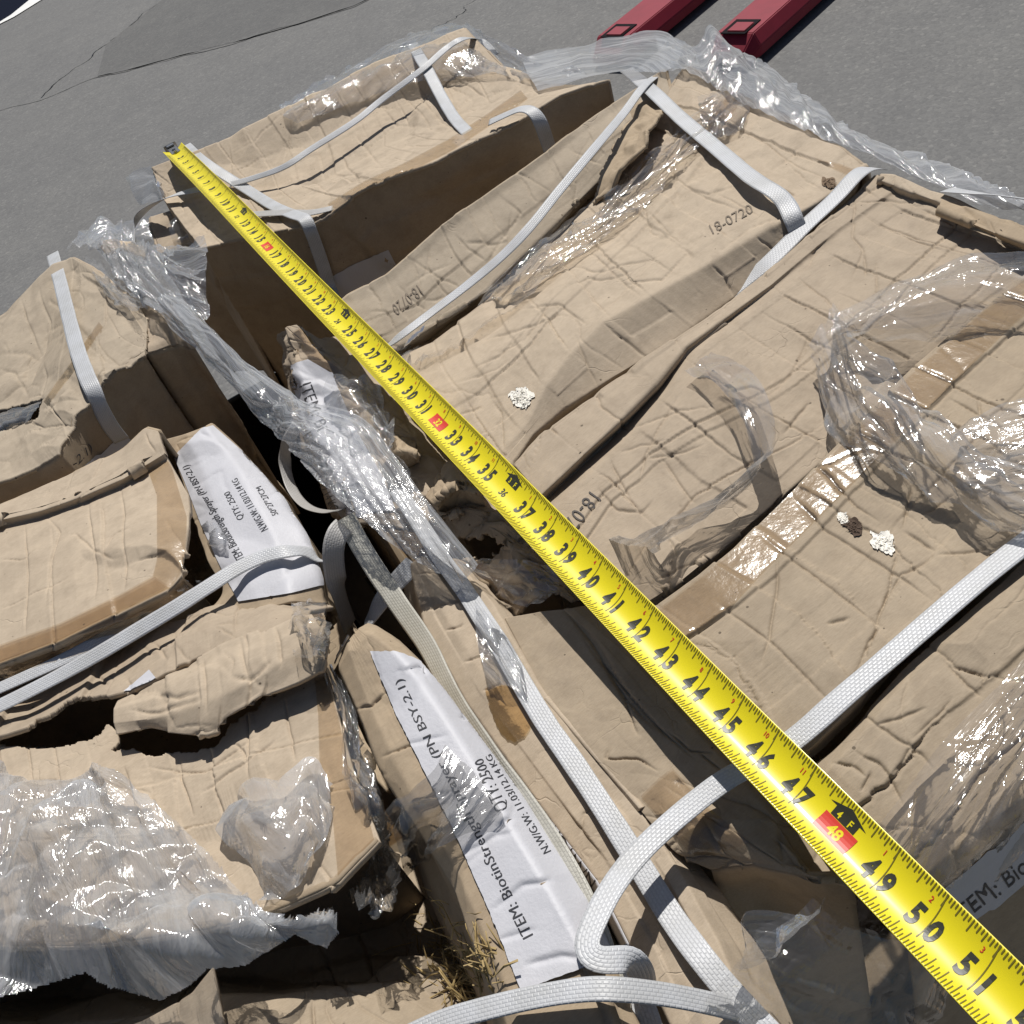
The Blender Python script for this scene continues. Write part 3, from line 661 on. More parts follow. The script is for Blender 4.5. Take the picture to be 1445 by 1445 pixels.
wall('back_wall', CARD[2], b2, s2.edge('v0'), .27, 211); wall('side_wall', CARD[2], b2, s2.edge('u0'), .27, 212, amp=.005); wall('front_wall', CARD[2], b2, s2.edge('v1'), .27, 214); wall('side_wall', CARD[2], b2, s2.edge('u1'), .27, 213)
s2.text('date_stamp', '18-0720', [(588,402),(552,432),(560,446),(598,416)], FADE, b2, off=.0007, bold=.0)
tf = Surf([[(938,138,.8),(925,175,1.6),(905,205,1.8),(880,240,1.2),(850,275,-.5),(838,288,-1)],[(925,130,0),(900,180,.2),(880,215,0),(858,248,-.6),(843,270,-1.2),(834,285,-1.6)],[(905,128,-.2),(882,170,-.4),(862,200,-.5),(850,230,-.8),(838,262,-1.2),(832,283,-1.7)]], step=1.8)
tf.crumple(112, spacing=.02, amp=.003, crease=.6); tf.build('torn_flap', CARD[2], b2, rag=3, seed=4, keep=[(935,128),(942,150),(930,190),(905,225),(890,228),(880,258),(850,290),(836,290),(850,240),(872,195),(882,165),(905,140)])

# 3: carton with a broad creased top and a sloping front
b3 = empty('cardboard_box', (.33, .66, ZB), 'large carton with crossed straps at its far corner and a white torn spot', 'cardboard box', GB)
s3 = Surf([
 [(538,520,-2.2),(600,484,-2),(690,426,-2),(760,361,-1.7),(840,281,-1.2),(905,201,-.8),(952,120,-.3),(970,96,0)],
 [(615,585,-.9),(690,507,-.5),(770,432,0),(850,367,0),(940,302,.2),(1040,222,.3),(1097,160,.3)],
 [(698,648,-1.8),(745,598,-1.2),(768,550,-.5),(805,500,0),(850,455,.3),(920,415,.5),(1000,372,.5),(1080,325,.3),(1150,288,.3),(1224,236,0)],
 [(715,668,-2.2),(752,614,-1.7),(794,580,-1.75),(866,535,-1.75),(956,482,-1.75),(1046,416,-1.75),(1106,367,-1.7),(1149,322,-1.5),(1228,242,-1)],
 [(722,680,-3.5),(760,622,-3.5),(802,585,-3.5),(872,540,-3.5),(962,486,-3.5),(1052,420,-3.5),(1112,371,-3.5),(1155,327,-3),(1231,248,-2.5)]])
s3.creases([[(1002,155),(1040,175),(1085,205),(1125,232),(1185,262)],[(985,185),(1030,220),(1062,240)],[(945,245),(975,265),(1010,285),(1045,300)],[(960,262),(1000,272),(1040,265)],[(915,300),(945,330),(965,350)],[(825,350),(860,380),(905,420)],[(800,375),(840,385),(895,372),(940,362)],[(735,440),(790,432),(830,460)],[(680,480),(730,470),(770,455),(800,440)],[(700,500),(740,480)],[(660,520),(700,505),(735,470)],[(640,540),(700,520),(720,505)],[(690,560),(705,580),(712,640)],[(645,585),(680,570)],[(780,420),(765,450),(735,490)],[(850,455),(895,490),(920,510)],[(812,472),(822,500),(845,550)],[(1002,372),(1025,395),(1035,420)],[(1065,335),(1085,350),(1110,362)],[(1010,360),(1060,325),(1120,300)],[(870,400),(935,395),(980,350)],[(800,410),(830,395),(850,395),(900,380)],[(1150,190),(1120,215),(1085,240)]])
s3.lines(us=(.08,.16,.23,.3,.38,.45,.52,.58,.65,.72,.79,.86,.93), vs=(.12,.24,.36,.48), seed=13, depth=.0015).crumple(121, spacing=0.063, amp=0.0021, crease=0.14, depth=.0018).ripple(4)
s3.build('top_panel', CARD[1], b3)
wall('side_wall', CARD[0], b3, s3.edge('u1'), .28, 223); wall('front_wall', CARD[0], b3, s3.edge('v1'), .28, 224); wall('back_wall', CARD[0], b3, s3.edge('v0'), .28, 225)
s3.text('date_stamp', '18-0720', [(1006,331),(1064,300),(1058,288),(1000,319)], FADE, b3, off=.0007, bold=0)
s3.decal('packing_tape', [[(1005,195),(1030,165),(1062,125)],[(990,180),(1015,152),(1045,112)]], TAPE, b3)
s3.decal('packing_tape', [[(1150,225),(1180,240),(1212,254)],[(1185,232),(1200,238),(1222,246)]], TAPE, b3)
def tuft(name, surf, c, r, mat, parent, seed, n=60, h=.006):
    rng = np.random.default_rng(seed); bm = bmesh.new()
    for _ in range(n):
        a_ = rng.uniform(0, 6.28); q = r*rng.uniform(0, 1)**.6; p = surf.pts([(c[0]+q*math.cos(a_), c[1]+q*math.sin(a_)*.8)], .0012)[0]
        d1 = rng.normal(0, 1, 3); d1[2] *= .25; d1 /= np.linalg.norm(d1); d2 = np.cross(d1, [rng.normal(0, .25), rng.normal(0, .25), 1]); d2 /= np.linalg.norm(d2)
        l_ = h*rng.uniform(.4, 1.2); w_ = l_*rng.uniform(.12, .4); m_ = p+d1*l_*.5+np.array([0, 0, rng.uniform(.0, .25)*l_])
        v = [bm.verts.new(x) for x in (p-d2*w_/2, p+d2*w_/2, m_+d2*w_*.6, m_-d2*w_*.6, p+d1*l_+np.array([0, 0, rng.uniform(0, .12)*l_]))]
        bm.faces.new((v[0], v[1], v[2], v[3])); bm.faces.new((v[3], v[2], v[4]))
    return from_bm(name, bm, mat, parent)
def torn(name, surf, c, r, mat, parent, seed, n, h):
    q = [(c[0]-r, c[1]-r*.7), (c[0]+r*.5, c[1]-r), (c[0]+r, c[1]-r*.1)], [(c[0]-r*1.1, c[1]), (c[0], c[1]+r*.05), (c[0]+r*1.1, c[1]+r*.25)], [(c[0]-r*.5, c[1]+r*.6), (c[0]+r*.2, c[1]+r), (c[0]+r*.9, c[1]+r*.9)]
    o_ = surf.decal(name, q, mat, parent, off=.0009, step=1.2, wob=r*.35, seed=seed)
    tuft('torn_fibre', surf, (c[0]+r*.1, c[1]+r*.1), r*.9, mat, o_, seed, n, h)
torn('torn_spot', s3, (735, 562), 15, PULP, b3, 5, 150, .003)
torn('torn_corner', s3, (1170, 259), 9, FIBRE, b3, 6, 40, .0028)

# its crushed label end facing the gap
e3 = Surf([
 [(392,472,-8.5),(404,545,-9.5),(428,640,-10.5),(470,722,-10.5),(506,765,-10.5)],
 [(405,463,-2.9),(417,515,-3.3),(440,590,-3.7),(475,672,-3.7),(503,738,-3.7)],
 [(420,458,-2.3),(470,530,-2.7),(530,612,-2.9),(590,700,-3.5),(635,752,-4.1)],
 [(450,480,-3.0),(520,545,-3.1),(590,620,-3.3),(660,690,-3.5),(715,745,-3.7)],
 [(480,470,-4.0),(560,540,-4.0),(630,610,-4.1),(700,680,-4.3),(755,745,-4.5)]])
e3.crumple(131, spacing=.022, amp=.0028, crease=.6, depth=.0018).ripple(5, .0006)
e3.build('end_panel', CARD[0], b3)
e3.decal('shipping_label', [[(412,515),(426,590),(458,680),(490,742)],[(436,508),(462,590),(498,672),(520,724)],[(470,528),(500,600),(540,672),(560,722)]], LABEL, b3, off=.0014)
e3.text('label_lettering', 'ITEM: Bi', [(425,545),(450,610),(465,604),(440,540)], INK, b3)
e3.text('label_lettering', '2500', [(452,655),(470,690),(482,684),(464,650)], INK, b3)
e3.text('label_lettering', 'G.W: 11.03/12.14 KG', [(428,636),(470,722),(480,716),(440,630)], INK, b3)
e3.decal('packing_tape', [[(412,470),(440,512),(470,545)],[(426,462),(456,500),(488,532)]], TAPE, b3)
for k_, (cx_, cy_, r_) in enumerate(((640, 690, 30), (560, 640, 22))):
    a_ = np.linspace(0, 2*math.pi, 9)[:-1]
    lump = Surf([[(cx_-r_*1.3, cy_+r_*.4, -3.5), (cx_-r_*.2, cy_-r_*1.3, -2.6), (cx_+r_*1.2, cy_-r_*.6, -2.6)], [(cx_-r_*1.0, cy_+r_*.7, -1.2), (cx_, cy_-r_*.2, -.5), (cx_+r_*1.3, cy_+r_*.1, -1.0)], [(cx_-r_*.4, cy_+r_*1.4, -4), (cx_+r_*.6, cy_+r_, -3.4), (cx_+r_*1.5, cy_+r_*.7, -3.4)]], step=1.8, csmooth=5)
    lump.crumple(140+k_, spacing=.012, amp=.0022, crease=.6); lump.build('crumpled_corner', CARD[2], b3)

# 4: carton with the open seam and the clear date stamp
b4 = empty('cardboard_box', (.34, .48, ZB), 'big carton with a dark open seam and clear black date stamp beside the tape', 'cardboard box', GB)
s4 = Surf([
 [(725,654,-.4),(762,613,-.3),(872,539,-.3),(1002,453,-.2),(1102,371,0),(1192,286,0),(1238,246,.2)],
 [(765,700,-.4),(812,656,-.2),(870,602,.1),(925,545,.2),(966,492,.1),(1088,402,0),(1186,318,0),(1268,262,.2)],
 [(768,706,-1.7),(815,662,-1.8),(873,608,-1.6),(929,550,-1.2),(970,496,-.6),(1091,406,-.3),(1190,323,-.2),(1274,265,0)],
 [(780,720,-1.1),(826,682,-1.1),(888,614,-.9),(942,554,-.6),(980,500,-.35),(1098,413,0),(1200,331,0),(1292,276,0)],
 [(850,790,-1.4),(930,722,-1.3),(1030,642,-1),(1110,552,-.5),(1180,482,0),(1300,390,0),(1430,324,0)],
 [(905,856,-1.9),(962,820,-1.9),(1042,755,-1.9),(1122,685,-1.6),(1192,624,-1.4),(1302,522,-1.2),(1460,402,-1)],
 [(915,866,-3),(972,830,-3),(1052,765,-3),(1132,695,-2.8),(1202,634,-2.6),(1312,532,-2.4),(1460,410,-2)]], smooth=2)
s4.creases([[(1205,265),(1205,290),(1203,330),(1218,352),(1200,395)],[(1172,335),(1150,355),(1140,372),(1122,385)],[(1218,352),(1222,390)],[(1125,388),(1165,420),(1180,440)],[(1215,300),(1260,325),(1330,352)],[(1118,520),(1140,480),(1148,455)],[(1080,562),(1120,518),(1148,518)],[(1105,615),(1130,580),(1145,560)],[(1015,560),(1060,545),(1090,560)],[(905,648),(955,640),(1000,625)],[(960,560),(910,640),(900,690)],[(1148,455),(1118,520),(1085,560)],[(840,690),(870,720),(905,720),(925,700)],[(860,650),(880,690),(890,705)],[(985,505),(1000,530),(1055,590)],[(1000,800),(1040,780),(1060,765)],[(920,820),(960,800),(990,790)],[(1290,290),(1330,310),(1380,330)],[(875,640),(905,628),(945,622)],[(1110,690),(1090,720),(1075,740)],[(930,640),(965,690),(985,712)]])
s4.lines(us=(.12,.22,.31,.4,.5,.56,.62,.69,.75,.81,.87,.94), vs=(.09,.45,.6,.78), seed=14, depth=.0015).crumple(151, spacing=0.069, amp=0.0021, crease=0.14, depth=.0018).ripple(6)
s4.build('top_panel', CARD[0], b4)
wall('back_wall', CARD[0], b4, s4.edge('v0'), .28, 231); wall('side_wall', CARD[0], b4, s4.edge('u1'), .28, 232)
s4.text('date_stamp', '18-0720', [(832,694),(778,757),(795,771),(849,706)], STENCIL, b4, off=.0007, bold=.0, spacing=1.08)
st4 = Surf([[(1243,244,.6),(1262,246,.8),(1330,272,.8),(1390,300,.6),(1460,330,.6)],[(1236,254,.5),(1258,262,.6),(1322,285,.6),(1385,312,.5),(1460,345,.5)],[(1238,262,-.5),(1262,275,-.5),(1320,298,-.5),(1380,325,-.5),(1460,352,-.5)]], step=1.7)
st4.crumple(152, spacing=.03, amp=.002); st4.build('torn_flap', CARD[1], b4, rag=2)
st5 = Surf([[(1328,276,1),(1370,292,1.3),(1420,312,1.2),(1460,325,1)],[(1322,298,1.1),(1365,315,1.3),(1410,333,1.2),(1460,350,1)],[(1330,302,.4),(1370,322,.4),(1415,340,.4),(1460,356,.4)]], step=1.8)
st5.crumple(153, spacing=.04, amp=.0015); st5.build('corner_flap', CARD[2], b4, rag=1)
e4 = Surf([[(578,800,-7.0),(610,822,-8.0),(660,862,-8.0),(720,900,-7.0)],[(600,760,-4.2),(640,775,-4.4),(690,800,-4.6),(745,850,-4.4)],[(612,738,-2.8),(655,722,-2.9),(700,748,-3.0),(775,830,-3.2)],[(650,705,-2.8),(700,722,-2.8),(750,765,-3.0),(830,850,-3.2)],[(690,690,-4.0),(740,720,-4.0),(790,770,-4.0),(870,850,-4.0)]], csmooth=4)
e4.crumple(154, spacing=.016, amp=.0032, crease=.7, depth=.002).ripple(7, .0008)
e4.build('end_panel', CARD[0], b4, cut=[[(632,782),(648,758),(668,762),(690,752),(712,772),(698,780),(690,798),(668,786),(655,795)]], rag=5)

# 5: nearest carton of the right row
b5 = empty('cardboard_box', (.3, .25, ZB), 'near flat carton edged with shiny brown tape, two torn spots on its top', 'cardboard box', GB)
s5 = Surf([
 [(905,868,-.8),(985,812,-.2),(1035,772,-.1),(1110,697,0),(1182,628,0),(1290,518,0),(1380,440,0),(1460,375,0)],
 [(1018,957,-.6),(1100,900,-.3),(1200,800,0),(1300,700,0),(1460,560,0)],
 [(1105,1065,-1),(1128,1072,-.9),(1155,1048,-.7),(1198,1002,-.5),(1212,985,-.4),(1258,932,-.3),(1330,866,0),(1460,740,0)],
 [(1110,1072,-2.5),(1134,1080,-2.6),(1161,1055,-2.5),(1203,1009,-2.3),(1217,991,-2),(1263,938,-2),(1334,871,-1.8),(1460,746,-1.5)]])
s5.creases([[(1132,640),(1165,668),(1185,690),(1200,705),(1245,735)],[(1065,745),(1098,775),(1130,798),(1180,835),(1240,880),(1258,890)],[(1110,690),(1160,740),(1240,790),(1270,810),(1320,850)],[(1098,775),(1095,830),(1085,905),(1072,945)],[(1320,780),(1290,800),(1270,805),(1250,840),(1240,870)],[(1320,780),(1360,778),(1400,770)],[(1275,740),(1282,700),(1290,680)],[(1010,850),(1050,880),(1090,910),(1140,960),(1180,1000)],[(1350,695),(1320,715),(1300,722)],[(1275,745),(1320,775)],[(1370,640),(1400,660),(1440,690)],[(1165,880),(1200,870)],[(1335,560),(1390,590),(1440,620)],[(1245,880),(1225,905),(1215,930)],[(1380,560),(1385,600),(1370,625)]], depth=.0024)
s5.lines(us=(.07,.14,.22,.3,.37,.45,.53,.6,.68,.76,.85,.93), vs=(.18,.36,.54,.7), seed=15, depth=.0015).crumple(161, spacing=0.069, amp=0.0014, crease=0.11, depth=.0016).ripple(8, .0003)
s5.build('top_panel', CARD[4], b5)
s5b = Surf([
 [(1125,1092,-1.6),(1150,1074,-1.2),(1172,1060,-1),(1213,1018,-.9),(1228,996,-.8),(1272,946,-.7),(1342,882,-.4),(1460,770,-.2)],
 [(1145,1110,-1),(1172,1082,-.5),(1190,1065,-.4),(1232,1020,-.3),(1246,1000,-.2),(1290,950,-.2),(1358,890,0),(1460,790,0)],
 [(1220,1185,-1.2),(1300,1100,-.8),(1390,1010,-.5),(1460,930,-.3)],
 [(1275,1262,-1.5),(1350,1195,-1.2),(1460,1110,-1)],
 [(1290,1278,-2.2),(1366,1215,-2),(1460,1135,-1.8)]])
s5b.creases([[(1210,1002),(1240,1025),(1275,1052),(1300,1065),(1320,1090)],[(1205,1060),(1240,1080),(1255,1100),(1275,1140)],[(1255,1100),(1285,1060),(1305,1045)],[(1230,1025),(1270,1015),(1310,1000)],[(1330,930),(1365,970),(1385,985)],[(1285,1048),(1330,1005),(1345,985)],[(1170,1075),(1200,1080),(1225,1100)],[(1230,1090),(1215,1120)],[(1340,940),(1400,960)]], depth=.002)
s5b.lines(vs=(.42, .7), seed=35).crumple(162, spacing=.05, amp=.0022, crease=.22, depth=.0014).ripple(9)
s5b.build('top_flap', CARD[4], b5)
wall('side_wall', CARD[2], b5, s5.edge('u1'), .28, 243); wall('side_wall', CARD[2], b5, s5b.edge('u1'), .28, 244)
w5 = wall('front_wall', CARD[2], b5, s5b.edge('v1'), .28, 241, amp=.002)
w5.decal('shipping_label', [[(1288,1284),(1370,1218),(1475,1128)],[(1345,1318),(1400,1278),(1490,1208)]], LABEL, b5, off=.0014)
w5.text('label_lettering', 'ITEM: Biotin', [(1350,1303),(1478,1203),(1464,1183),(1337,1284)], INK, b5)
s5.decal('packing_tape', [[(915,872),(987,816),(1037,776),(1112,701),(1184,632),(1292,522),(1382,444),(1460,382)],[(962,910),(1030,858),(1078,806),(1150,735),(1225,660),(1330,556),(1425,462),(1470,425)]], TAPE, b5, off=.001)
torn('torn_spot', s5, (1203, 744), 11, DIRT, b5, 7, 60, .0025); torn('torn_spot', s5, (1190, 733), 8, PULP, b5, 8, 40, .0022); torn('torn_spot', s5, (1246, 766), 16, PULP, b5, 9, 60, .0024)
e5 = Surf([
 [(712,872,-3.6),(742,930,-3.6),(770,988,-3.6),(832,1062,-3.6),(902,1142,-3.6),(950,1200,-4.0),(1000,1232,-4.4)],
 [(765,862,-3.1),(820,915,-3.1),(872,1002,-3.2),(945,1082,-3.3),(1005,1165,-3.2),(1060,1220,-3.4)],
 [(808,858,-2.6),(885,925,-2.6),(965,1012,-2.6),(1062,1118,-2.6),(1110,1180,-2.8),(1155,1240,-3.0)],
 [(845,852,-3.4),(930,930,-3.4),(1010,1015,-3.4),(1110,1115,-3.4),(1160,1180,-3.6),(1200,1245,-3.8)]], csmooth=4)
e5.creases([[(855,945),(880,985),(900,1040)],[(820,900),(870,960),(930,1030),(985,1075)],[(940,1030),(975,1060),(1010,1062)],[(862,1048),(855,1070),(900,1070),(930,1090)],[(985,1060),(1020,1090)]], depth=.003)
e5.push(crumple(e5.S, e5.T, 163, spacing=.024, amp=.004, crease=.6, depth=.002)*np.clip((e5.S-.15)/.05, .06, 1.3)).ripple(10, .0005)
e5._w = e5.flatness()*np.clip((.13-e5.S)/.03, 0, 1)
e5.lines(vs=(.3, .52, .72), seed=31, depth=.002, width=.003, step=.002)
e5.build('end_flap', CARD[4], b5, rag=2)
e5.decal('packing_tape', [[(905,1125),(940,1165),(985,1215)],[(930,1100),(970,1150),(1030,1200)],[(950,1085),(1000,1140),(1060,1190)]], TAPE, b5, off=.0012)
wall('end_wall', CARD[2], b5, e5.edge('u1')[:, :], .26, 242, amp=.005, spacing=.05, flutes=False)
fr = Surf([[(768,985,-3.5),(835,1062,-3.5),(903,1141,-3.5)],[(766,990,-3.9),(832,1068,-3.9),(899,1147,-3.9)]], step=1.2)
fr.build('torn_edge', CARD[1], b5, rag=5, bvh=False)

# 6: carton wedged below the tape along the gap
b6 = empty('cardboard_box', (.07, .4, ZB), 'low carton between the dark gap and the yellow tape, amber tape on its face', 'cardboard box', GB)
s6 = Surf([
 [(570,812,-9),(590,890,-10),(650,1010,-11),(745,1150,-12),(835,1270,-12),(915,1420,-12),(950,1480,-12)],
 [(577,797,-4.0),(597,880,-4.2),(657,992,-4.4),(752,1125,-4.6),(842,1245,-4.8),(922,1400,-5.0),(955,1470,-5.2)],
 [(592,788,-3.4),(625,862,-3.6),(690,968,-3.8),(780,1085,-4),(870,1200,-4.2),(950,1340,-4.4),(1000,1460,-4.6)],
 [(645,792,-3.3),(695,850,-3.4),(755,958,-3.5),(805,1030,-3.6),(905,1148,-3.8),(965,1240,-4),(1015,1330,-4.2),(1075,1470,-4.5)],
 [(690,820,-5),(740,880,-5),(800,990,-5),(850,1060,-5),(950,1170,-5.4),(1020,1260,-6),(1080,1350,-8),(1130,1470,-8)]])
s6.creases([[(585,810),(625,805),(650,812)],[(600,862),(650,845),(660,850)],[(628,890),(655,880)],[(655,935),(690,920)],[(680,975),(710,965)],[(820,1180),(825,1150),(850,1130)]], depth=.002)
s6.push(crumple(s6.S, s6.T, 171, spacing=0.057, amp=0.0018, crease=.12, depth=.001)*s6.flatness()**2).ripple(11, .0004)
s6.build('top_panel', CARD[1], b6)
w6 = wall('side_wall', CARD[2], b6, s6.edge('v0'), .27, 251, bvh=False)
s6.decal('packing_tape', [[(686,972),(712,966),(738,962)],[(692,1000),(720,1000),(750,998)],[(704,1030),(726,1036),(750,1024)],[(716,1044),(728,1048),(742,1040)]], AMBER, b6, off=.0012, wob=1.5)
s6.decal('shipping_label', [[(588,880),(648,1005),(745,1140),(838,1262),(915,1415)],[(597,878),(659,992),(756,1126),(846,1244),(925,1400)]], LABEL, b6, off=.0012, thick=.0004)
s6.text('label_lettering', 'N/W/G.W: 11.03/12.14 KG', [(844,1242),(665,1000),(660,1008),(838,1250)], INK, b6)
wall('end_wall', CARD[2], b6, s6.edge('u0'), .27, 252, bvh=False)

# ---- left row
l1 = empty('cardboard_box', (-.2, 1.05, ZB), 'far left carton crushed into a beak, a broad strap running over its top', 'cardboard box', GB)
t1 = Surf([
 [(-30,458,-1),(10,436,-1),(45,402,-1),(75,372,0),(100,362,0),(140,385,-.3),(190,425,-.2)],
 [(-30,520,-2),(30,508,-2.4),(65,485,-2.6),(105,430,-1),(150,420,-.4),(208,452,0)],
 [(-30,578,-3),(30,565,-3),(65,555,-2),(100,510,-.5),(142,470,0),(204,474,.2)],
 [(-30,630,-2),(20,603,-2),(55,592,-1),(85,560,0),(132,528,.3),(203,488,.2)],
 [(-30,690,-1),(20,672,-1),(60,657,-.8),(86,645,-.5),(104,590,0),(143,545,.1),(202,497,.1)]])
t1.creases([[(30,420),(38,450),(60,505)],[(55,405),(70,455),(58,505)],[(0,500),(35,498),(58,508)],[(0,520),(20,525),(40,560)],[(58,508),(45,530),(40,540)],[(58,508),(65,530),(60,560),(35,560)],[(60,470),(90,455)],[(70,480),(110,460),(135,490)],[(80,430),(70,425),(90,440)],[(60,560),(90,600),(75,610)],[(120,480),(150,510)],[(10,570),(20,590)],[(95,545),(60,590)]], depth=.003)
t1.lines(us=(.72,.8,.9), seed=21).crumple(181, spacing=0.034, amp=0.0024, crease=0.20).ripple(21, .0005)
hole1 = [(-40,595),(0,578),(25,572),(50,565),(60,562),(52,590),(20,602),(-40,625)]
t1.build('top_panel', CARD[3], l1, cut=[hole1], rag=2)
wl1 = wall('front_wall', CARD[2], l1, t1.edge('v1'), .28, 261, amp=.004)
wall('back_wall', CARD[0], l1, t1.edge('v0'), .28, 262); wall('side_wall', CARD[0], l1, t1.edge('u0'), .28, 266)
t1b = Surf([[(195,424,-.6),(225,420,-1),(245,428,-1.5),(262,470,-2)],[(205,452,-.2),(230,446,-.6),(250,452,-1.2),(268,480,-2)],[(203,488,-.2),(226,482,-.6),(250,476,-1.4),(272,486,-2.2)],[(205,499,-.6),(228,492,-1),(252,486,-1.8),(276,494,-2.8)]], step=1.8)
t1b.crumple(182, spacing=.02, amp=.003, crease=.6); t1b.build('crushed_corner', CARD[0], l1)
wall('front_wall', CARD[2], l1, t1b.edge('v1'), .26, 263, amp=.004); wall('side_wall', CARD[2], l1, t1b.edge('u1'), .26, 264)

t1.decal('packing_tape', [[(62,566),(95,520),(140,455)],[(68,572),(102,528),(146,462)]], TAPE, l1)
wl1.decal('shipping_label', [[(100,672),(140,640),(176,612)],[(108,700),(150,664),(192,628)]], LABEL, l1)
wl1.text('label_lettering', '-2.1)', [(104,664),(130,640),(126,626),(100,648)], INK, l1, off=.0019)
# a small bent scrap of carton seen through the film at the far end of the gap
sp_ = Surf([[(140,345,-1),(165,338,-.2),(205,352,-1)],[(148,358,-.5),(172,350,0),(206,364,-1)]], step=1.6, csmooth=4); sp_.crumple(183, spacing=.02, amp=.002); sp_.build('corner_flap', CARD[1], l1)

l2 = empty('cardboard_box', (-.2, .76, ZB), 'middle left carton with a raised taped lid flap and a strapped white label', 'cardboard box', GB)
f2 = Surf([
 [(-30,724,-1.4),(93,671,-1),(173,630,-.6),(205,604,0),(224,610,0)],
 [(-30,740,-.9),(55,722,-.6),(118,700,-.4),(173,676,-.2),(232,640,-.2)],
 [(-30,750,-1.6),(55,731,-1.4),(118,710,-1.2),(173,686,-1),(236,648,-.8)],
 [(-30,792,-.8),(60,776,-.5),(130,751,-.3),(190,721,0),(262,692,-.3)],
 [(-30,860,-.4),(60,840,0),(130,818,.2),(200,788,.2),(266,742,-.2)],
 [(-30,948,-.4),(86,906,-.2),(173,864,-.1),(235,834,-.3),(256,812,-.5)]])
f2.creases([[(35,735),(38,800),(36,900)],[(125,705),(130,760),(135,780),(134,850)],[(170,680),(172,730),(178,780),(174,840)],[(90,755),(105,752),(135,780),(160,790),(172,785)],[(62,725),(85,750),(70,790),(65,850)],[(0,790),(30,790),(50,775)],[(150,780),(160,755),(185,745)],[(0,860),(50,835),(100,815)],[(190,790),(240,780)],[(205,610),(210,625),(222,640)]], depth=.0022)
f2.lines(us=(.42,.5,.62,.74,.86), seed=22, depth=.0013).crumple(191, spacing=0.057, amp=0.0014, crease=0.14).ripple(22)
f2.build('lid_flap', CARD[1], l2, thick=.006)
f2.decal('packing_tape', [[(-20,918),(86,880),(173,838),(216,814),(222,790),(222,700),(208,660)],[(-20,946),(86,905),(175,862),(240,830),(262,800),(264,730),(240,650)]], TAPE, l2, off=.0008); f2.decal('packing_tape', [[(-20,922),(86,884),(173,842),(220,816)],[(-20,945),(86,904),(175,861),(240,829)]], TAPE, l2, off=.0016)
lip = wall('flap_edge', TAPE, l2, f2.edge('v1'), .02, 265, amp=.0015, spacing=.02, depth2=TOP-.02, step=.003, flutes=False)
wall('front_wall', CARD[2], l2, f2.edge('v1'), .27, 267, push=(0, .03), depth2=.715); wall('back_wall', CARD[2], l2, f2.edge('v0'), .27, 268); wall('side_wall', CARD[2], l2, f2.edge('u0'), .27, 269)
e2 = Surf([
 [(232,622,-3.2),(258,682,-3.2),(276,742,-3.2),(296,795,-3.2),(312,838,-3.2),(250,892,-3.4)],
 [(262,612,-2.3),(290,668,-2.2),(312,728,-2.1),(335,785,-2),(352,822,-2),(330,870,-2.4)],
 [(288,602,-2.2),(332,656,-2),(368,722,-1.9),(390,765,-1.8),(402,806,-1.8),(412,850,-2.2)],
 [(298,598,-3),(348,645,-3),(396,702,-3),(430,752,-3),(450,800,-3.2),(462,850,-3.8)],
 [(308,604,-9),(360,655,-9),(410,712,-9),(445,765,-9),(468,812,-9),(482,865,-9)],
 [(290,640,-20),(342,695,-20),(392,755,-20),(430,810,-20),(455,850,-20),(468,890,-20)]], csmooth=4)
e2.creases([[(262,665),(300,645),(330,638)],[(275,690),(310,672),(350,655)],[(330,815),(365,790),(400,785)],[(300,720),(330,700)]], depth=.002)
e2.crumple(192, spacing=.035, amp=.0018, crease=.3).ripple(23, .0003)
e2.build('end_panel', CARD[2], l2)
e2.vclip = 3
e2.decal('shipping_label', [[(247,645),(262,680),(285,740),(308,790),(338,850)],[(285,606),(330,656),(368,722),(390,765),(412,838)],[(300,602),(350,646),(399,702),(434,754),(458,826)]], LABEL, l2, off=.0014)
def L2(txt, a, b, h, name='label_lettering'):
    a = np.array(a, float); b = np.array(b, float); d = (b-a)/np.linalg.norm(b-a); nrm = np.array([d[1], -d[0]])   # up is to the left of the reading direction
    return [tuple(a), tuple(b), tuple(b+nrm*h), tuple(a+nrm*h)]
e2.text('label_lettering', 'ITEM: BiotinStrength Sprayer (PN BSY-2.1)', [(352,790),(271,656),(259,660),(338,796)], INK, l2)
e2.text('label_lettering', 'QTY: 2500', [(348,732),(327,694),(317,698),(337,737)], INK, l2)
e2.text('label_lettering', 'N.W/G.W: 11.03/12.14 KG', [(380,748),(336,676),(328,680),(370,753)], INK, l2)
e2.text('label_lettering', '50*27*27CM', [(393,728),(368,688),(360,691),(384,731)], INK, l2)

l3 = empty('cardboard_box', (-.12, .42, ZB), 'near left carton with ragged torn holes in its folded top and a long white label', 'cardboard box', GB)
p3 = Surf([
 [(-30,985,-4),(100,940,-4),(190,895,-3.6),(270,872,-3.2),(330,848,-2.8),(400,838,-3),(470,858,-4)],
 [(-30,1015,-2.6),(60,992,-2.6),(150,945,-2.6),(230,905,-2.4),(300,872,-2),(380,852,-2),(440,862,-3)],
 [(-30,1042,-1.6),(60,1018,-1.6),(130,985,-1.5),(212,962,-1.2),(295,922,-1),(380,892,-.6),(435,866,-.2)]])
p3.creases([[(215,905),(225,915),(240,935)],[(200,910),(215,925),(275,900)],[(255,880),(300,868),(330,872)],[(130,945),(150,965)]], depth=.0025)
p3.lines(us=(.55, .66, .78, .88), seed=42, depth=.002, step=.002).crumple(195, spacing=.03, amp=.002, crease=.35).ripple(24, .0005)
tear1 = [(7,1049),(20,1040),(50,1018),(82,999),(95,990),(107,982),(125,985),(150,980),(168,985),(177,992),(160,1010),(145,1040),(87,1062),(0,1070)]
p3.build('back_panel', CARD[0], l3, cut=[tear1], rag=2)
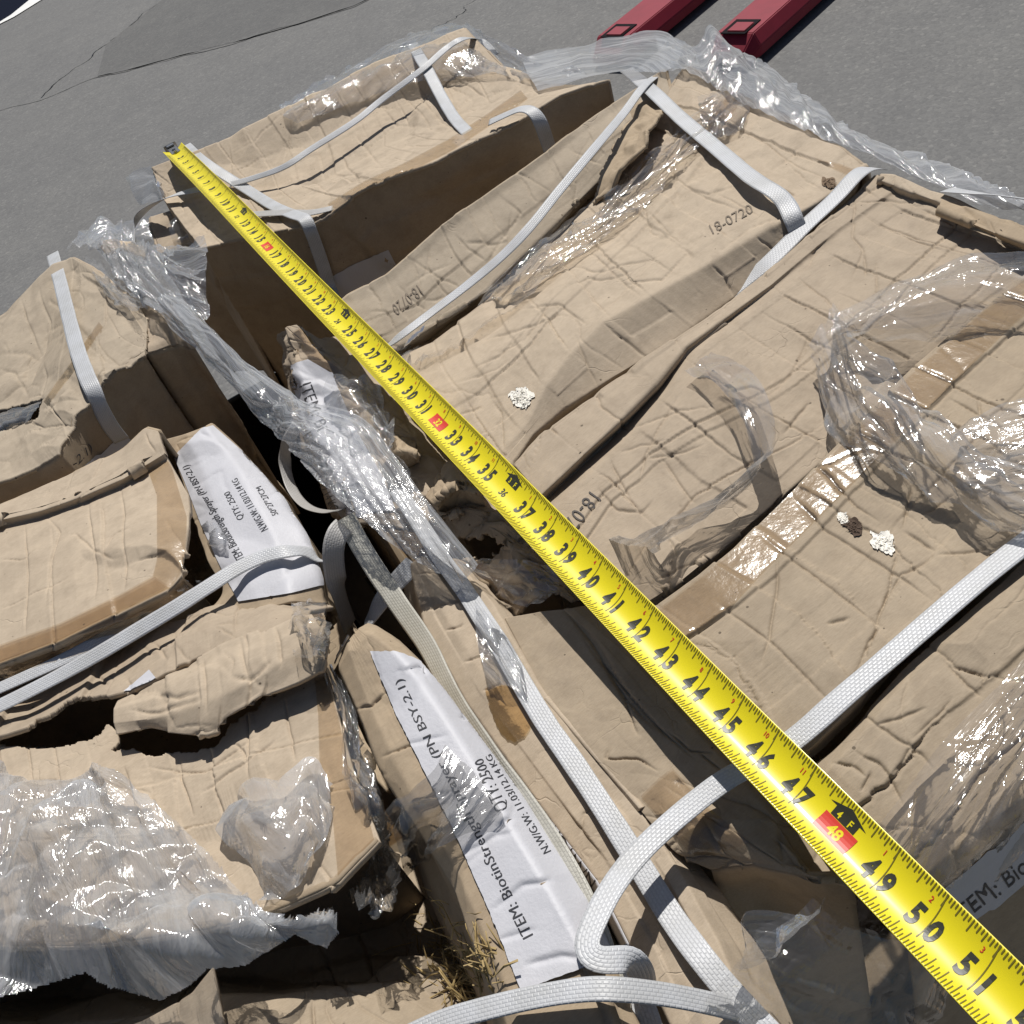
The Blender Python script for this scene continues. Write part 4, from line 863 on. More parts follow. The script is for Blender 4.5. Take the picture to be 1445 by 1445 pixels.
p3.decal('shipping_label', [[(168,982),(188,966),(211,946)],[(178,996),(200,980),(226,964)]], LABEL, l3)
r3 = Surf([
 [(165,985,-2),(212,960,-1.3),(295,921,-1),(380,890,-.6),(418,872,-.2),(440,868,-.3)],
 [(160,1000,-.8),(215,978,-.2),(298,940,.2),(385,908,.5),(425,888,.7),(452,885,.5)],
 [(160,1020,-.9),(225,1010,-.3),(305,985,.2),(380,945,.5),(430,910,.6),(465,900,.3)],
 [(164,1036,-1.2),(205,1030,-1),(255,1036,-.8),(296,1036,-.7),(318,1014,-.5),(350,995,-.3),(372,982,-.2),(420,962,0),(455,942,0)]], step=1.9, csmooth=3)
r3.creases([[(285,925),(290,960),(292,1010)],[(340,905),(348,950),(355,990)],[(390,885),(395,915),(398,945)],[(210,975),(250,985),(290,975)],[(180,1000),(220,1005),(290,985)],[(330,960),(360,955),(385,930)]], depth=.0026, width=.0012)
r3.lines(us=(.14, .27, .4, .52, .66, .8), seed=41, depth=.0025, width=.0013, step=.0022).crumple(196, spacing=.035, amp=.0013, crease=.25, depth=.0016).ripple(25, .0006)
r3.build('rolled_flap', CARD[1], l3, rag=3.5, seed=8)
m3 = Surf([
 [(-30,1010,-3),(60,1000,-3),(170,990,-3),(300,960,-2.8),(400,930,-2.6),(450,918,-2.4)],
 [(-30,1080,-2.6),(90,1068,-2.5),(190,1055,-2.4),(310,1035,-2.2),(410,985,-1.9),(462,955,-1.7)],
 [(-30,1180,-2.2),(150,1170,-2.2),(300,1150,-2),(400,1120,-1.8),(500,1090,-1.6)],
 [(-30,1340,-2),(150,1335,-2),(300,1312,-2),(400,1282,-1.8),(478,1248,-1.5),(536,1188,-1.5)]])
m3.creases([[(350,990),(352,1040),(355,1110)],[(250,1070),(255,1100),(270,1150)],[(175,1080),(180,1120),(200,1140)],[(205,1080),(290,1090),(330,1065),(370,1040)],[(280,1120),(310,1105),(350,1080),(400,1040)],[(402,985),(405,1010),(420,1080)],[(330,1050),(345,1060),(352,1085)],[(370,1140),(372,1190)],[(435,1110),(442,1180),(435,1250)]], depth=.0026)
m3.lines(us=(.4,.46,.52,.57,.62,.67,.72,.77,.82,.9), vs=(.4,.6), seed=23, depth=.0014).crumple(197, spacing=0.057, amp=0.0016, crease=0.14).ripple(26)
tear2 = [(-40,1000),(-40,1056),(7,1052),(40,1056),(87,1054),(110,1046),(143,1037),(150,1022),(165,1030),(166,1045),(156,1060),(170,1058),(186,1056),(200,1062),(216,1067),(240,1064),(258,1062),(290,1056),(306,1052),(318,1040),(325,1022),(345,1010),(361,1002),(375,986),(404,974),(420,962),(440,948),(455,936),(470,900),(-40,900)]
m3.build('top_panel', CARD[1], l3, cut=[tear2], rag=2.5, seed=3, thick=.004)
m3.decal('packing_tape', [[(445,958),(450,1010),(452,1080),(470,1150),(478,1240)],[(463,955),(478,1010),(492,1080),(520,1150),(530,1190)]], TAPE, l3, off=.001)
wall('side_wall', CARD[2], l3, m3.edge('u0'), .27, 273); wall('front_wall', CARD[2], l3, m3.edge('v1'), .2, 271, amp=.004, push=(-.01, .07)); 
q3 = Surf([
 [(468,950,-6),(500,1015,-7),(540,1095,-8),(572,1172,-9),(604,1262,-10),(655,1385,-12),(680,1480,-12)],
 [(474,935,-1.2),(497,995,-1.6),(532,1068,-1.8),(572,1142,-1.9),(616,1222,-2),(658,1312,-2.1),(698,1402,-2.1),(725,1480,-2.1)],
 [(490,905,-.4),(515,985,-1),(552,1058,-1.1),(590,1130,-1.2),(634,1210,-1.3),(675,1300,-1.4),(715,1395,-1.4),(745,1480,-1.5)],
 [(505,885,-.2),(560,925,-.3),(610,990,-.5),(672,1085,-.6),(732,1185,-.6),(792,1285,-.7),(845,1385,-.9),(880,1480,-.9)],
 [(520,878,-.8),(590,935,-1.2),(646,1005,-1.6),(706,1080,-1.9),(768,1172,-2.1),(830,1270,-2.3),(886,1388,-2.6),(920,1480,-2.6)],
 [(524,882,-3),(598,942,-4),(655,1012,-5),(715,1088,-6),(778,1182,-6.5),(842,1282,-7),(898,1400,-8),(935,1490,-8)],
 [(515,915,-20),(585,980,-20),(645,1050,-20),(705,1130,-20),(770,1220,-20),(830,1310,-20),(890,1430,-20),(925,1520,-20)]], csmooth=3)
q3.creases([[(500,1000),(520,995),(545,975)],[(540,1070),(580,1055),(640,1040)],[(590,1130),(640,1120),(690,1110)],[(640,1215),(700,1180),(730,1175)],[(690,1290),(740,1250),(800,1240)],[(700,1330),(760,1310)],[(560,950),(590,945),(605,970)],[(640,1020),(660,1015)],[(740,1365),(790,1350),(830,1352)],[(700,1170),(730,1150)]], depth=.0024)
q3.crumple(198, spacing=0.052, amp=0.0019, crease=0.18).ripple(27, .0004)
q3.build('end_panel', CARD[2], l3)
q3.vclip = 4
lab = q3.decal('shipping_label', [[(524,921),(562,1012),(602,1092),(642,1172),(690,1280),(738,1400)],[(556,921),(616,988),(678,1082),(742,1182),(800,1280),(838,1362)],[(592,936),(648,1006),(708,1080),(770,1172),(832,1270),(868,1347)]], LABEL, l3, off=.0020, wob=.8)
q3.text('label_lettering', 'ITEM: BiotinStrength Sprayer (PN BSY-2.1)', [(760,1318),(573,958),(559,964),(741,1328)], INK, l3, off=.00228, bold=0)
q3.text('label_lettering', 'QTY: 2500', [(717,1143),(680,1073),(668,1078),(703,1150)], INK, l3, off=.00228)
q3.text('label_lettering', 'N.W/G.W: 11.03/12.14 KG', [(775,1205),(690,1068),(682,1072),(764,1210)], INK, l3, off=.00228)
for a_, b_ in (((468,872),(460,893)),((482,878),(473,898))):
    pa, pb = q3.pts([a_, b_], .002); bm = bmesh.new(); d_ = (pb-pa); bm_box(bm, (pa+pb)/2, np.linalg.norm(d_), .0016, .0012, d_/np.linalg.norm(d_), np.cross([0, 0, 1], d_/np.linalg.norm(d_))); from_bm('staple', bm, STEEL, l3)

l4 = empty('cardboard_box', (-.13, .25, .42), 'lower carton at the bottom edge, its torn creased top shaded below the plastic bag', 'cardboard box', GB)
m4 = Surf([
 [(-30,1330,-21),(200,1300,-21),(420,1240,-21),(560,1200,-21),(640,1230,-21)],
 [(-30,1400,-19),(200,1390,-18),(400,1370,-17),(520,1340,-17),(650,1320,-17)],
 [(-30,1460,-10),(200,1430,-8),(300,1405,-6.5),(400,1418,-6.5),(560,1388,-8),(710,1392,-10)],
 [(-30,1520,-8),(200,1500,-7),(400,1500,-5.5),(560,1490,-6.5),(750,1480,-9)]])
m4.creases([[(430,1300),(480,1380),(500,1420)],[(500,1290),(520,1350),(545,1400)],[(400,1370),(480,1400),(540,1420)],[(560,1300),(600,1380)]], depth=.003)
m4.lines(us=(.5,.62,.72,.82), seed=24).crumple(199, spacing=.045, amp=.004, crease=.5).ripple(28)
m4.build('top_panel', CARD[4], l4)
wall('front_wall', CARD[2], l4, m4.edge('v1'), .5, 275, depth2=.45)
fl4 = Surf([[(300,1365,-3.5),(270,1400,-3.5),(200,1440,-3.5),(100,1480,-3.5)],[(312,1440,-3.5),(300,1460,-3.5),(240,1490,-3.5),(150,1520,-3.5)]], step=2); fl4.crumple(200, spacing=.04, amp=.002); fl4.build('torn_flap', CARD[1], l4, rag=3)

# ------------------------------------------------------------------ where things rest
bvh = BVHTree.FromPolygons(BVH_V, BVH_F)
def on(px, py, lift=.3, zdef=-2.0):
    """the point lift cm above the carton seen at that photo pixel"""
    d = R@np.array([px-722.5, py-722.5, F]); d /= np.linalg.norm(d)
    h = bvh.ray_cast(Vector(CAM), Vector(d))
    if h[0] is None or h[0].z < TOP-.25: return at(px, py, zdef)
    P = np.array(h[0]); return P-d*(lift/100/abs(d[2]))
def path(pts, n=10, flat=8):
    W = np.array([at(*p[:3]) if len(p) == 4 else on(*p) for p in pts]); return catmull(W, n)

# ------------------------------------------------------------------ strapping
SG = 'white woven straps over the cartons'
def strap(label, pts, w=.0142, tilt=0, mat=None, up=None, tilts=None, sag=True):
    C = path(pts, 12); k = max(20, int(np.linalg.norm(np.diff(C, axis=0), axis=1).sum()/.0025)); C = rs_poly(C, k)
    for _ in range(6): C[1:-1] = .25*C[:-2]+.5*C[1:-1]+.25*C[2:]
    Tn = np.gradient(C, axis=0); Tn /= np.linalg.norm(Tn, axis=1, keepdims=True)
    U = np.tile(np.array(up if up is not None else (0, 0, 1.0)), (k, 1))
    Wd = np.cross(Tn, U); ln = np.linalg.norm(Wd, axis=1, keepdims=True)
    alt = np.cross(Tn, np.tile(np.array([.3, .9, .2]), (k, 1))); Wd = np.where(ln > .25, Wd, alt*np.sign((alt*np.array([1, 0, 0])).sum(1, keepdims=True)))
    for i in range(1, k):
        if Wd[i]@Wd[i-1] < 0: Wd[i] = -Wd[i]
    for _ in range(10): Wd[1:-1] = .25*Wd[:-2]+.5*Wd[1:-1]+.25*Wd[2:]
    Wd /= np.linalg.norm(Wd, axis=1, keepdims=True)
    if tilts is not None or tilt:
        a = np.radians(np.interp(np.linspace(0, 1, k), np.linspace(0, 1, len(tilts)), tilts) if tilts is not None else np.full(k, tilt))[:, None]
        Nn = np.cross(Wd, Tn); Wd = Wd*np.cos(a)+Nn*np.sin(a)
    Nn = np.cross(Wd, Tn); Nn *= np.sign(Nn[:, 2:3]+1e-9)
    m_ = 9; c_ = np.linspace(-.5, .5, m_); L = np.r_[0, np.cumsum(np.linalg.norm(np.diff(C, axis=0), axis=1))]
    wv = w*(1+.05*fbm(L*40, L*0, len(label)))
    P = C[:, None]+Wd[:, None]*(c_[None, :, None]*wv[:, None, None])+Nn[:, None]*(.00015*np.cos(c_*math.pi))[None, :, None]
    F4 = grid_faces(k, m_).reshape(-1, 4); uv = np.stack([np.repeat(L[:, None], m_, 1), np.repeat((c_*w)[None], k, 0)], -1).reshape(-1, 2)
    o = mesh_obj('strapping_band', P.reshape(-1, 3), F4, mat or STRAP, None, uv)
    md = o.modifiers.new('thickness', 'SOLIDIFY'); md.thickness = .0006; md.offset = 0
    return tag(o, label, 'strap', SG)
strap('thin-looking strap hanging clear across the far carton, casting a wide dark shadow', [(700,78,.8),(680,58,1.2),(655,54,1.4),(630,68,1.5),(597,97,1.9),(540,140,1.9),(500,172,2.0),(440,210,1.8),(400,236,1.5),(355,252,1.0),(325,260,.8)], tilts=[10,20,25,30,30,30,20], w=.0085)
strap('short strap running down the far carton from its taped back corner', [(582,62,.6),(592,80,1.4),(605,102,1.8),(622,135,1.0),(640,165,.6),(655,182,.3),(668,195,-1.2,1),(676,203,-3,1)])
strap('strap bent over the front rim of the far carton, right of its middle', [(690,173,.9,1),(716,161,1.3,1),(738,153,1.6,1),(754,159,1.3,1),(764,176,.2,1),(771,196,-1.5,1),(778,216,-3.2,1),(786,240,-5.2,1)])
strap('strap beside the first inches of the yellow tape, bent down the far carton wall', [(262,205,.4),(285,226,.8),(310,243,.9),(345,265,.6),(385,290,.5),(418,304,.9),(430,308,1.0),(438,325,.4),(448,352,.4),(458,382,.4),(466,408,.4),(476,432,-9,1)])
strap('grey slack strap crossing under the tape near the twelve inch mark', [(350,303,.6),(400,300,.8),(440,300,.8),(482,290,-1.5,1),(500,286,-3,1)], w=.012, mat=GREYS)
strap('slack strap looping off the left end of the far carton', [(196,372,-6,1),(188,345,-5.5,1),(190,318,-4.5,1),(202,298,-3.2,1),(235,279,-2,1),(275,268,-1.6,1),(310,264,-1.5,1)], tilts=[60,50,40,20,0,0])
strap('broad strap over the beaked far left carton, ending in the shaded gap', [(74,358,.3),(84,395,.8),(95,440,1.5),(108,490,1.2),(122,530,.5),(132,552,.5),(144,580,.4),(158,605,.4),(172,622,.4)], w=.0152)
strap('taut strap above the second carton, from the far corner to the middle of the tape', [(535,497,.8),(560,478,1.0),(610,440,1.4),(660,402,1.8),(710,360,2.4),(750,318,2.8),(790,268,2.8),(840,208,2.2),(880,160,1.3),(912,118,.8),(948,94,.5)], w=.0088, tilts=[-5,-15,-25,-25,-20,-10,10])
strap('strap crossing the far right carton corner and bending over its front edge', [(884,98,.7),(920,128,1.0),(960,166,1.0),(1010,208,1.0),(1060,250,1.3),(1095,272,1.4),(1110,288,.8),(1120,310,.5),(1132,340,.4)], w=.0148)
strap('strap lying along the front foot of the far right carton', [(1240,238,-.4,1),(1222,238,.6,1),(1205,250,.8,1),(1180,278,.4,1),(1140,315,0,1),(1105,350,-.4,1),(1080,374,-.8,1),(1050,398,-1.4,1),(1010,430,-2,1)], w=.0148)
strap('wide woven strap from the right edge passing under the yellow tape to a folded end', [(1475,744,.5,1),(1400,803,.5,1),(1330,862,.5,1),(1260,923,.4,1),(1190,983,.2,1),(1130,1036,-.1,1),(1075,1075,-.6,1),(1030,1096,-1.4,1),(965,1145,-1.6,1),(900,1205,-1.4,1),(860,1258,-.9,1),(838,1302,-.6,1),(826,1332,-.45,1),(831,1350,-.4,1),(846,1356,-.45,1),(866,1355,-.6,1),(890,1353,-1,1),(905,1372,-2.4,1),(910,1400,-5,1)], w=.0118)
strap('long cream strap standing in the dark gap beside the white label', [(487,730,-1.8,1),(510,772,-2.2,1),(535,812,-2.8,1),(566,858,-3.2,1),(603,912,-3.4,1),(640,985,-3.2,1),(692,1065,-2.6,1),(745,1140,-2.2,1),(790,1212,-2,1),(828,1290,-2.2,1),(855,1370,-2.8,1),(880,1470,-4,1)], w=.014, mat=CREAM, tilts=[0,-15,-25,-35,-45,-45,-30,-10,0])
strap('white strap over the lower carton, partly under film, right of the gap', [(560,690,-2.6,1),(596,745,-3.0,1),(624,790,-3.0,1),(650,825,.3),(678,868,.4),(702,905,.4),(735,962,.4),(770,1020,.4),(812,1080,.4),(858,1150,.4),(905,1225,.4),(945,1290,.4),(985,1345,-3.6,1),(1030,1400,-3.8,1),(1100,1475,-4.2,1)], w=.0122)
strap('short white strap bridging the dark gap behind the cream one', [(585,795,-4,1),(572,808,-4,1),(550,832,-4.6,1),(530,860,-5.4,1),(514,888,-7,1)], w=.015, tilts=[20,10,0])
strap('grey curled strap end standing up out of the gap', [(486,742,-1.4,1),(476,752,-1.2,1),(470,775,-1.8,1),(473,812,-3.5,1),(482,850,-6,1),(494,885,-9,1)], w=.015, mat=GREYS, tilts=[40,50,55,55,50])
strap('grey loop of strap hanging in the gap beside the strapped label', [(420,600,-5,1),(405,625,-6,1),(402,655,-8,1),(412,690,-9,1),(432,714,-9,1),(460,722,-8,1),(485,718,-6,1)], w=.011, mat=GREYS, tilts=[50,50,40,30,20])
strap('strap slung over the strapped label, nearer of the two at the left edge', [(-40,1014,-1.3,1),(20,986,-1.2,1),(90,950,-1.0,1),(150,916,-.8,1),(200,886,-.7,1),(250,856,-.6,1),(300,824,-.7,1),(335,802,-.9,1),(372,785,-1.1,1),(405,778,-1.2,1),(432,778,-2.2,1),(455,792,-3.4,1),(478,815,-6,1)], w=.0115, tilts=[-5,-10,-20,-25,-20,-5,0])
strap('strap slung low behind its neighbour, under the raised lid flap', [(-40,988,-1.2,1),(20,962,-1.2,1),(90,930,-1.2,1),(160,893,-1.3,1),(205,866,-1.6,1),(235,842,-2.0,1),(258,817,-2.6,1)], w=.0095, tilts=[-5,-15,-30,-30])
strap('strap lying across the bottom of the long label', [(560,1470,-1.5,1),(620,1442,-1.2,1),(690,1422,-.6,1),(760,1406,-.2,1),(825,1396,.1,1),(870,1396,0,1),(930,1402,-1.2,1),(985,1412,-2.5,1),(1040,1425,-4,1)], w=.0102)
strap('short strap end beneath the folded tail at the bottom edge', [(868,1340,-4,1),(888,1385,-4.2,1),(910,1430,-4.5,1),(925,1480,-5,1)], w=.0125)
strap('flat strap end sticking out at the far right carton edge', [(1336,268,.9,1),(1370,272,1.4,1),(1410,276,1.2,1),(1470,284,.2,1)], w=.012, tilts=[10,30,20])

# ------------------------------------------------------------------ plastic film
FG = 'torn clear stretch film on the load'
def film(label, rows, mat=None, seed=0, amp=.003, spacing=.02, ridge=.0015, ru=12, rv=140, keep=None, step=2.6, rag=4, cut=(), csmooth=5, group=FG, name='stretch_film', cat='plastic film', stretch=(1, 1), fine=False):
    W = [np.array([at(*p[:3]) if len(p) == 4 else on(*p) for p in r]) for r in rows]
    s = Surf(W, world=True, step=step, csmooth=csmooth, smooth=2)
    cs, ct = (s.P[..., 0]*1.0, s.P[..., 1]-.7*s.P[..., 2]) if fine else (s.S, s.T)
    H = crumple(cs, ct, seed, spacing=spacing, amp=amp, crease=.4, depth=.001, width=.0016, stretch=stretch)
    x = fbm(cs*ru, ct*rv, seed+3, 3); H += ridge*(1-2*np.abs(x))*1.2
    if fine: H += crumple(cs, ct, seed+50, spacing=spacing*.4, amp=amp*.42, crease=.3, depth=.001, width=.0014)
    s.push(H); s.build(name, mat or FILM, None, thick=0, keep=keep, cut=cut, bvh=False, rag=rag, seed=seed)
    return tag(s.obj, label, cat, group)
# along the far edge
film('glinting film draped over the back rim of the far carton', [[(395,150,.3),(470,108,.6),(560,60,.8),(645,34,.6),(690,50,-.5,1),(740,80,-2,1),(800,72,-3,1)],[(400,165,.4),(480,125,.8),(570,85,1.2),(640,70,1.2),(700,85,.8),(750,100,.6),(810,95,-1,1)],[(420,175,.3),(500,145,.4),(580,120,.6),(650,110,.8),(700,105,.6),(760,115,.5),(830,104,0,1)]], seed=301, amp=.0022, spacing=.014)
film('smoky stretched film between the far carton and its right neighbour', [[(735,82,-2,1),(830,62,-2,1),(930,46,-1.5,1),(965,62,-1,1)],[(745,105,-1,1),(830,88,-.6,1),(905,86,0,1),(955,96,.3,1)],[(760,130,-.5,1),(820,112,0,1),(880,102,.4,1),(940,104,.5,1)]], seed=302, mat=EDGEF, amp=.0015, spacing=.03, ridge=.001)
film('long bunched film along the far right edge, spiked at its left end', [[(925,50,-1.5,1),(960,58,-1,1),(985,70,-.5,1),(998,34,1,1),(1012,40,1,1),(1040,72,-1,1),(1100,108,-1,1),(1150,148,-1,1),(1200,184,-1,1),(1300,222,-1,1),(1400,264,-1,1),(1460,290,-1,1)],[(930,80,-.4,1),(980,90,.6,1),(1010,80,1.4,1),(1050,100,1.2,1),(1100,132,1.0,1),(1160,172,.8,1),(1220,205,.6,1),(1300,240,.4,1),(1400,278,.2,1),(1460,298,0,1)],[(935,97,.4,1),(990,112,.6,1),(1040,140,.6,1),(1100,170,.7,1),(1170,195,.6,1),(1235,222,.5,1),(1300,254,.2,1),(1400,290,0,1),(1460,306,0,1)]], seed=303, mat=EDGEF, amp=.003, spacing=.016, rag=6)
film('crinkled clear film patch lying near the far right corner', [[(985,140,.3),(1020,125,.4),(1062,130,.4)],[(990,170,.4),(1025,160,.5),(1058,150,.5)],[(1002,198,.3),(1040,188,.4),(1052,172,.3)]], seed=304, mat=CLEAR, amp=.003, spacing=.012)
film('shiny film squeezed into the seam beside the taut strap', [[(548,488,.6),(620,440,.8),(700,392,.8),(760,340,.9),(812,305,.8),(870,262,.5),(950,190,.4),(1010,135,.4)],[(555,505,.8),(630,462,1.2),(710,412,1.4),(770,362,1.3),(830,320,1.0),(885,278,.7),(965,205,.6),(1020,150,.5)],[(562,522,.5),(645,490,.6),(720,440,.6),(782,388,.6),(850,340,.4),(905,295,.3),(975,222,.3),(1032,168,.3)]], seed=305, mat=CLEAR, amp=.0028, spacing=.018, ridge=.0022, ru=10, rv=110)
# rope of film down the gap
film('crinkled fan of film at the far end of the gap, left of the tape', [[(92,352,0,1),(125,322,-1,1),(160,318,-2,1),(205,345,-2,1),(255,348,-1.2,1),(292,338,-1,1)],[(130,345,.6,1),(165,352,1,1),(205,372,1,1),(250,375,.8,1),(292,372,0,1)],[(165,385,.8,1),(200,405,1.2,1),(235,415,1.4,1),(265,412,1,1),(290,405,.2,1)],[(205,420,.4,1),(232,440,1,1),(252,452,1.2,1),(275,455,1,1),(296,448,.2,1)]], seed=306, mat=DENSE, amp=.006, spacing=.016, rag=6)
film('grey translucent film patch over the beaked carton corner', [[(118,368,.5),(145,372,.6),(175,400,.5)],[(135,395,.6),(165,410,.9),(200,425,.8)],[(160,420,.4),(190,440,.8),(225,425,.5)]], seed=307, mat=FILM, amp=.003, spacing=.014)
film('long twisted rope of film running along the dark gap', [[(238,412,.6,1),(264,432,.6,1),(298,470,.4,1),(350,515,.2,1),(420,566,.4,1),(505,590,1,1),(552,640,1.2,1),(598,705,.2,1),(640,770,-1.4,1),(664,805,-2.4,1)],[(230,424,1,1),(262,452,1.5,1),(302,490,1.5,1),(352,540,1.4,1),(420,602,1.5,1),(495,645,1.7,1),(548,700,1.0,1),(600,750,0,1),(640,788,-1.2,1),(662,810,-2.2,1)],[(222,436,.4,1),(256,468,.2,1),(298,508,0,1),(345,560,-.2,1),(402,622,0,1),(465,690,.4,1),(525,740,0,1),(580,785,-1.2,1),(625,808,-2,1),(655,820,-2.6,1)]], seed=308, mat=ROPE, amp=.002, spacing=.02, ridge=.0045, ru=5, rv=230, rag=2, step=1.8, stretch=(.4, 1.3))
film('ragged clear film over the crumpled label end beside the tape', [[(452,548,.6),(480,528,.8),(520,535,.9),(545,580,.8)],[(470,590,.8),(500,575,1.2),(535,590,1.2),(560,640,.8)],[(500,610,1.0),(535,625,1.2),(570,670,1.0),(590,700,.6)]], seed=309, mat=FILM, amp=.004, spacing=.012)
film('clear film tail spread over the crushed carton end under the tape', [[(640,792,.6),(690,790,.8),(740,790,.9),(785,800,.6)],[(655,808,.8),(700,815,1.0),(745,820,1.1),(790,830,.6)],[(668,822,.4),(710,842,.6),(735,855,.7),(765,850,.4)]], seed=310, mat=CLEAR, amp=.003, spacing=.014)
film('milky torn film lying over the white strap above the amber tape', [[(672,850,.6),(690,870,.7),(722,905,.7),(745,960,.6)],[(672,900,.7),(700,920,.8),(728,945,.8),(742,985,.6)],[(690,972,.4),(712,970,.5),(735,978,.5),(748,1000,.5)]], seed=311, mat=FILM, amp=.0018, spacing=.02)
# loops on the right
def ribbon_film(label, pts, w, mat, seed, tilts, **kw):
    C = path(pts, 10); k = 160; C = rs_poly(C, k); Tn = np.gradient(C, axis=0); Tn /= np.linalg.norm(Tn, axis=1, keepdims=True)
    Wd = np.cross(Tn, np.array([0, 0, 1.0])); Wd /= np.linalg.norm(Wd, axis=1, keepdims=True); a = np.radians(np.interp(np.linspace(0, 1, k), np.linspace(0, 1, len(tilts)), tilts))[:, None]
    Wd = Wd*np.cos(a)+np.cross(Wd, Tn)*np.sin(a); ww = (np.interp(np.linspace(0, 1, k), np.linspace(0, 1, len(w)), w)/2)[:, None]
    s = Surf([C-Wd*ww, C, C+Wd*ww], world=True, step=2.4, smooth=3)
    H = crumple(s.S, s.T, seed, spacing=kw.get('spacing', .02), amp=kw.get('amp', .002), crease=.4, depth=.001, width=.0015)
    H += kw.get('ridge', .0015)*(1-2*np.abs(fbm(s.S*8, s.T*120, seed, 3)))
    s.push(H); s.build('stretch_film', mat, None, thick=0, bvh=False, rag=3, seed=seed); return tag(s.obj, label, 'plastic film', FG)
ribbon_film('curled strip of clear tape arching over the date-stamped carton', [(762,812,.8),(830,792,1.0),(900,768,1.2),(965,740,1.3),(1025,705,1.6),(1066,660,2.2),(1078,615,2.6),(1062,568,2.4),(1030,530,1.6),(985,512,.8)], [.024,.028,.03,.028,.022,.02,.024], TAPEF, 321, [0,0,5,20,60,70,20,0])
film('upper fold of the big film loop on the right, over the seam', [[(1180,442,.6),(1240,412,.9),(1300,392,1.2),(1370,370,1.6),(1460,350,2)],[(1172,468,1.6),(1235,440,2.4),(1300,418,2.8),(1370,398,3),(1460,378,3)],[(1185,475,1.4),(1250,462,2.2),(1320,440,2.4),(1380,420,2.6),(1460,395,2.6)],[(1195,470,.6),(1270,482,.8),(1340,475,1.0),(1385,440,1.4),(1460,400,2)]], seed=322, amp=.003, spacing=.025, ridge=.003, ru=8, rv=90)
film('lower fold of the big film loop crossing the near carton to the right edge', [[(1178,425,.8),(1210,480,2.2),(1260,525,2.4),(1320,580,2.4),(1380,630,2.2),(1460,672,2)],[(1164,470,1.4),(1192,530,2.6),(1245,575,2.8),(1310,625,2.8),(1380,665,2.6),(1460,705,2.4)],[(1158,520,.8),(1180,575,1.8),(1235,610,2),(1300,655,2),(1375,695,1.8),(1460,735,1.6)],[(1164,560,.4),(1182,612,.5),(1240,640,.8),(1305,685,.7),(1375,722,.6),(1460,755,.5)]], seed=323, mat=FILM, amp=.004, spacing=.022, ridge=.004, ru=8, rv=90)
film('film tongue joining the loop from the right edge', [[(1352,605,1.0),(1400,585,1.3),(1460,570,1.6)],[(1340,630,1.4),(1400,622,1.8),(1460,615,2)],[(1370,660,1.0),(1410,665,1.4),(1460,670,1.6)]], seed=324, amp=.003, spacing=.02, ridge=.003)
# near the bottom right
film('stretched film wrapped over the near carton corner at the right edge', [[(1236,1168,.4),(1300,1085,.5),(1380,1000,.5),(1470,905,.5)],[(1265,1215,.6),(1330,1140,.8),(1410,1060,.8),(1470,1000,.8)],[(1290,1262,.6),(1365,1200,.8),(1470,1110,.8)],[(1320,1320,-9,1),(1400,1262,-9,1),(1480,1190,-9,1)]], seed=325, mat=CLEAR, amp=.002, spacing=.03, ridge=.003, ru=5, rv=80)
film('dark stretched film below the tape at the bottom right', [[(1150,1262,-3,1),(1105,1300,-3,1),(1050,1345,-3,1),(960,1450,-3,1),(940,1500,-3,1)],[(1190,1300,-4,1),(1150,1345,-4,1),(1100,1395,-4,1),(1030,1460,-4,1),(1000,1510,-4,1)],[(1290,1330,-7,1),(1260,1390,-7,1),(1210,1440,-7,1),(1130,1500,-7,1),(1080,1540,-7,1)],[(1340,1360,-12,1),(1330,1420,-12,1),(1290,1480,-12,1),(1200,1540,-12,1),(1150,1580,-12,1)]], seed=326, mat=CLEAR, amp=.003, spacing=.03, ridge=.004, ru=60, rv=9)
film('torn wisp of film standing below the tape at the bottom', [[(1150,1258,-2,1),(1130,1285,-1.5,1),(1090,1292,-1.5,1),(1055,1305,-2,1)],[(1140,1290,-2.5,1),(1110,1310,-1.8,1),(1075,1330,-1.8,1),(1048,1345,-2.5,1)],[(1120,1310,-3,1),(1095,1335,-2.6,1),(1065,1360,-2.8,1),(1042,1372,-3.2,1)]], seed=327, mat=FILM, amp=.004, spacing=.014, rag=6)
# left row
film('glossy film wrapped round the torn carton edge left of the long label', [[(455,948,.4),(472,1010,.5),(485,1080,.6),(505,1150,.6),(520,1240,.5),(490,1262,.4)],[(466,942,.6),(490,1010,.9),(510,1085,1.0),(535,1165,1.0),(545,1250,.8),(505,1285,-1.5,1)],[(472,945,-2,1),(498,1012,-2.4,1),(522,1090,-2.6,1),(552,1172,-2.8,1),(572,1262,-3,1),(525,1292,-3,1)]], seed=328, mat=CLEAR, amp=.004, spacing=.018, ridge=.003)
film('smoky film flap lying over the middle of the long label', [[(548,1148,.2),(578,1112,.6),(612,1085,.8),(628,1050,.6)],[(560,1190,.3),(598,1150,.9),(640,1118,1.0),(668,1090,.6)],[(572,1238,.2),(612,1205,.7),(655,1175,.9),(712,1148,.6)]], seed=329, mat=mat_film('smoky_film', haze=.06, gloss=.09, tint=(.74, .73, .71), streak=.12), amp=.003, spacing=.02)
film('crumpled film knot beside the staples on the roll-folded carton', [[(420,850,.3),(435,842,.9),(455,868,.9),(452,900,.3)],[(412,880,.6),(432,880,1.6),(448,905,1.4),(448,935,.6)],[(418,925,.3),(430,930,.8),(450,920,1.0),(470,905,.4)]], seed=330, mat=CLEAR, amp=.005, spacing=.012)
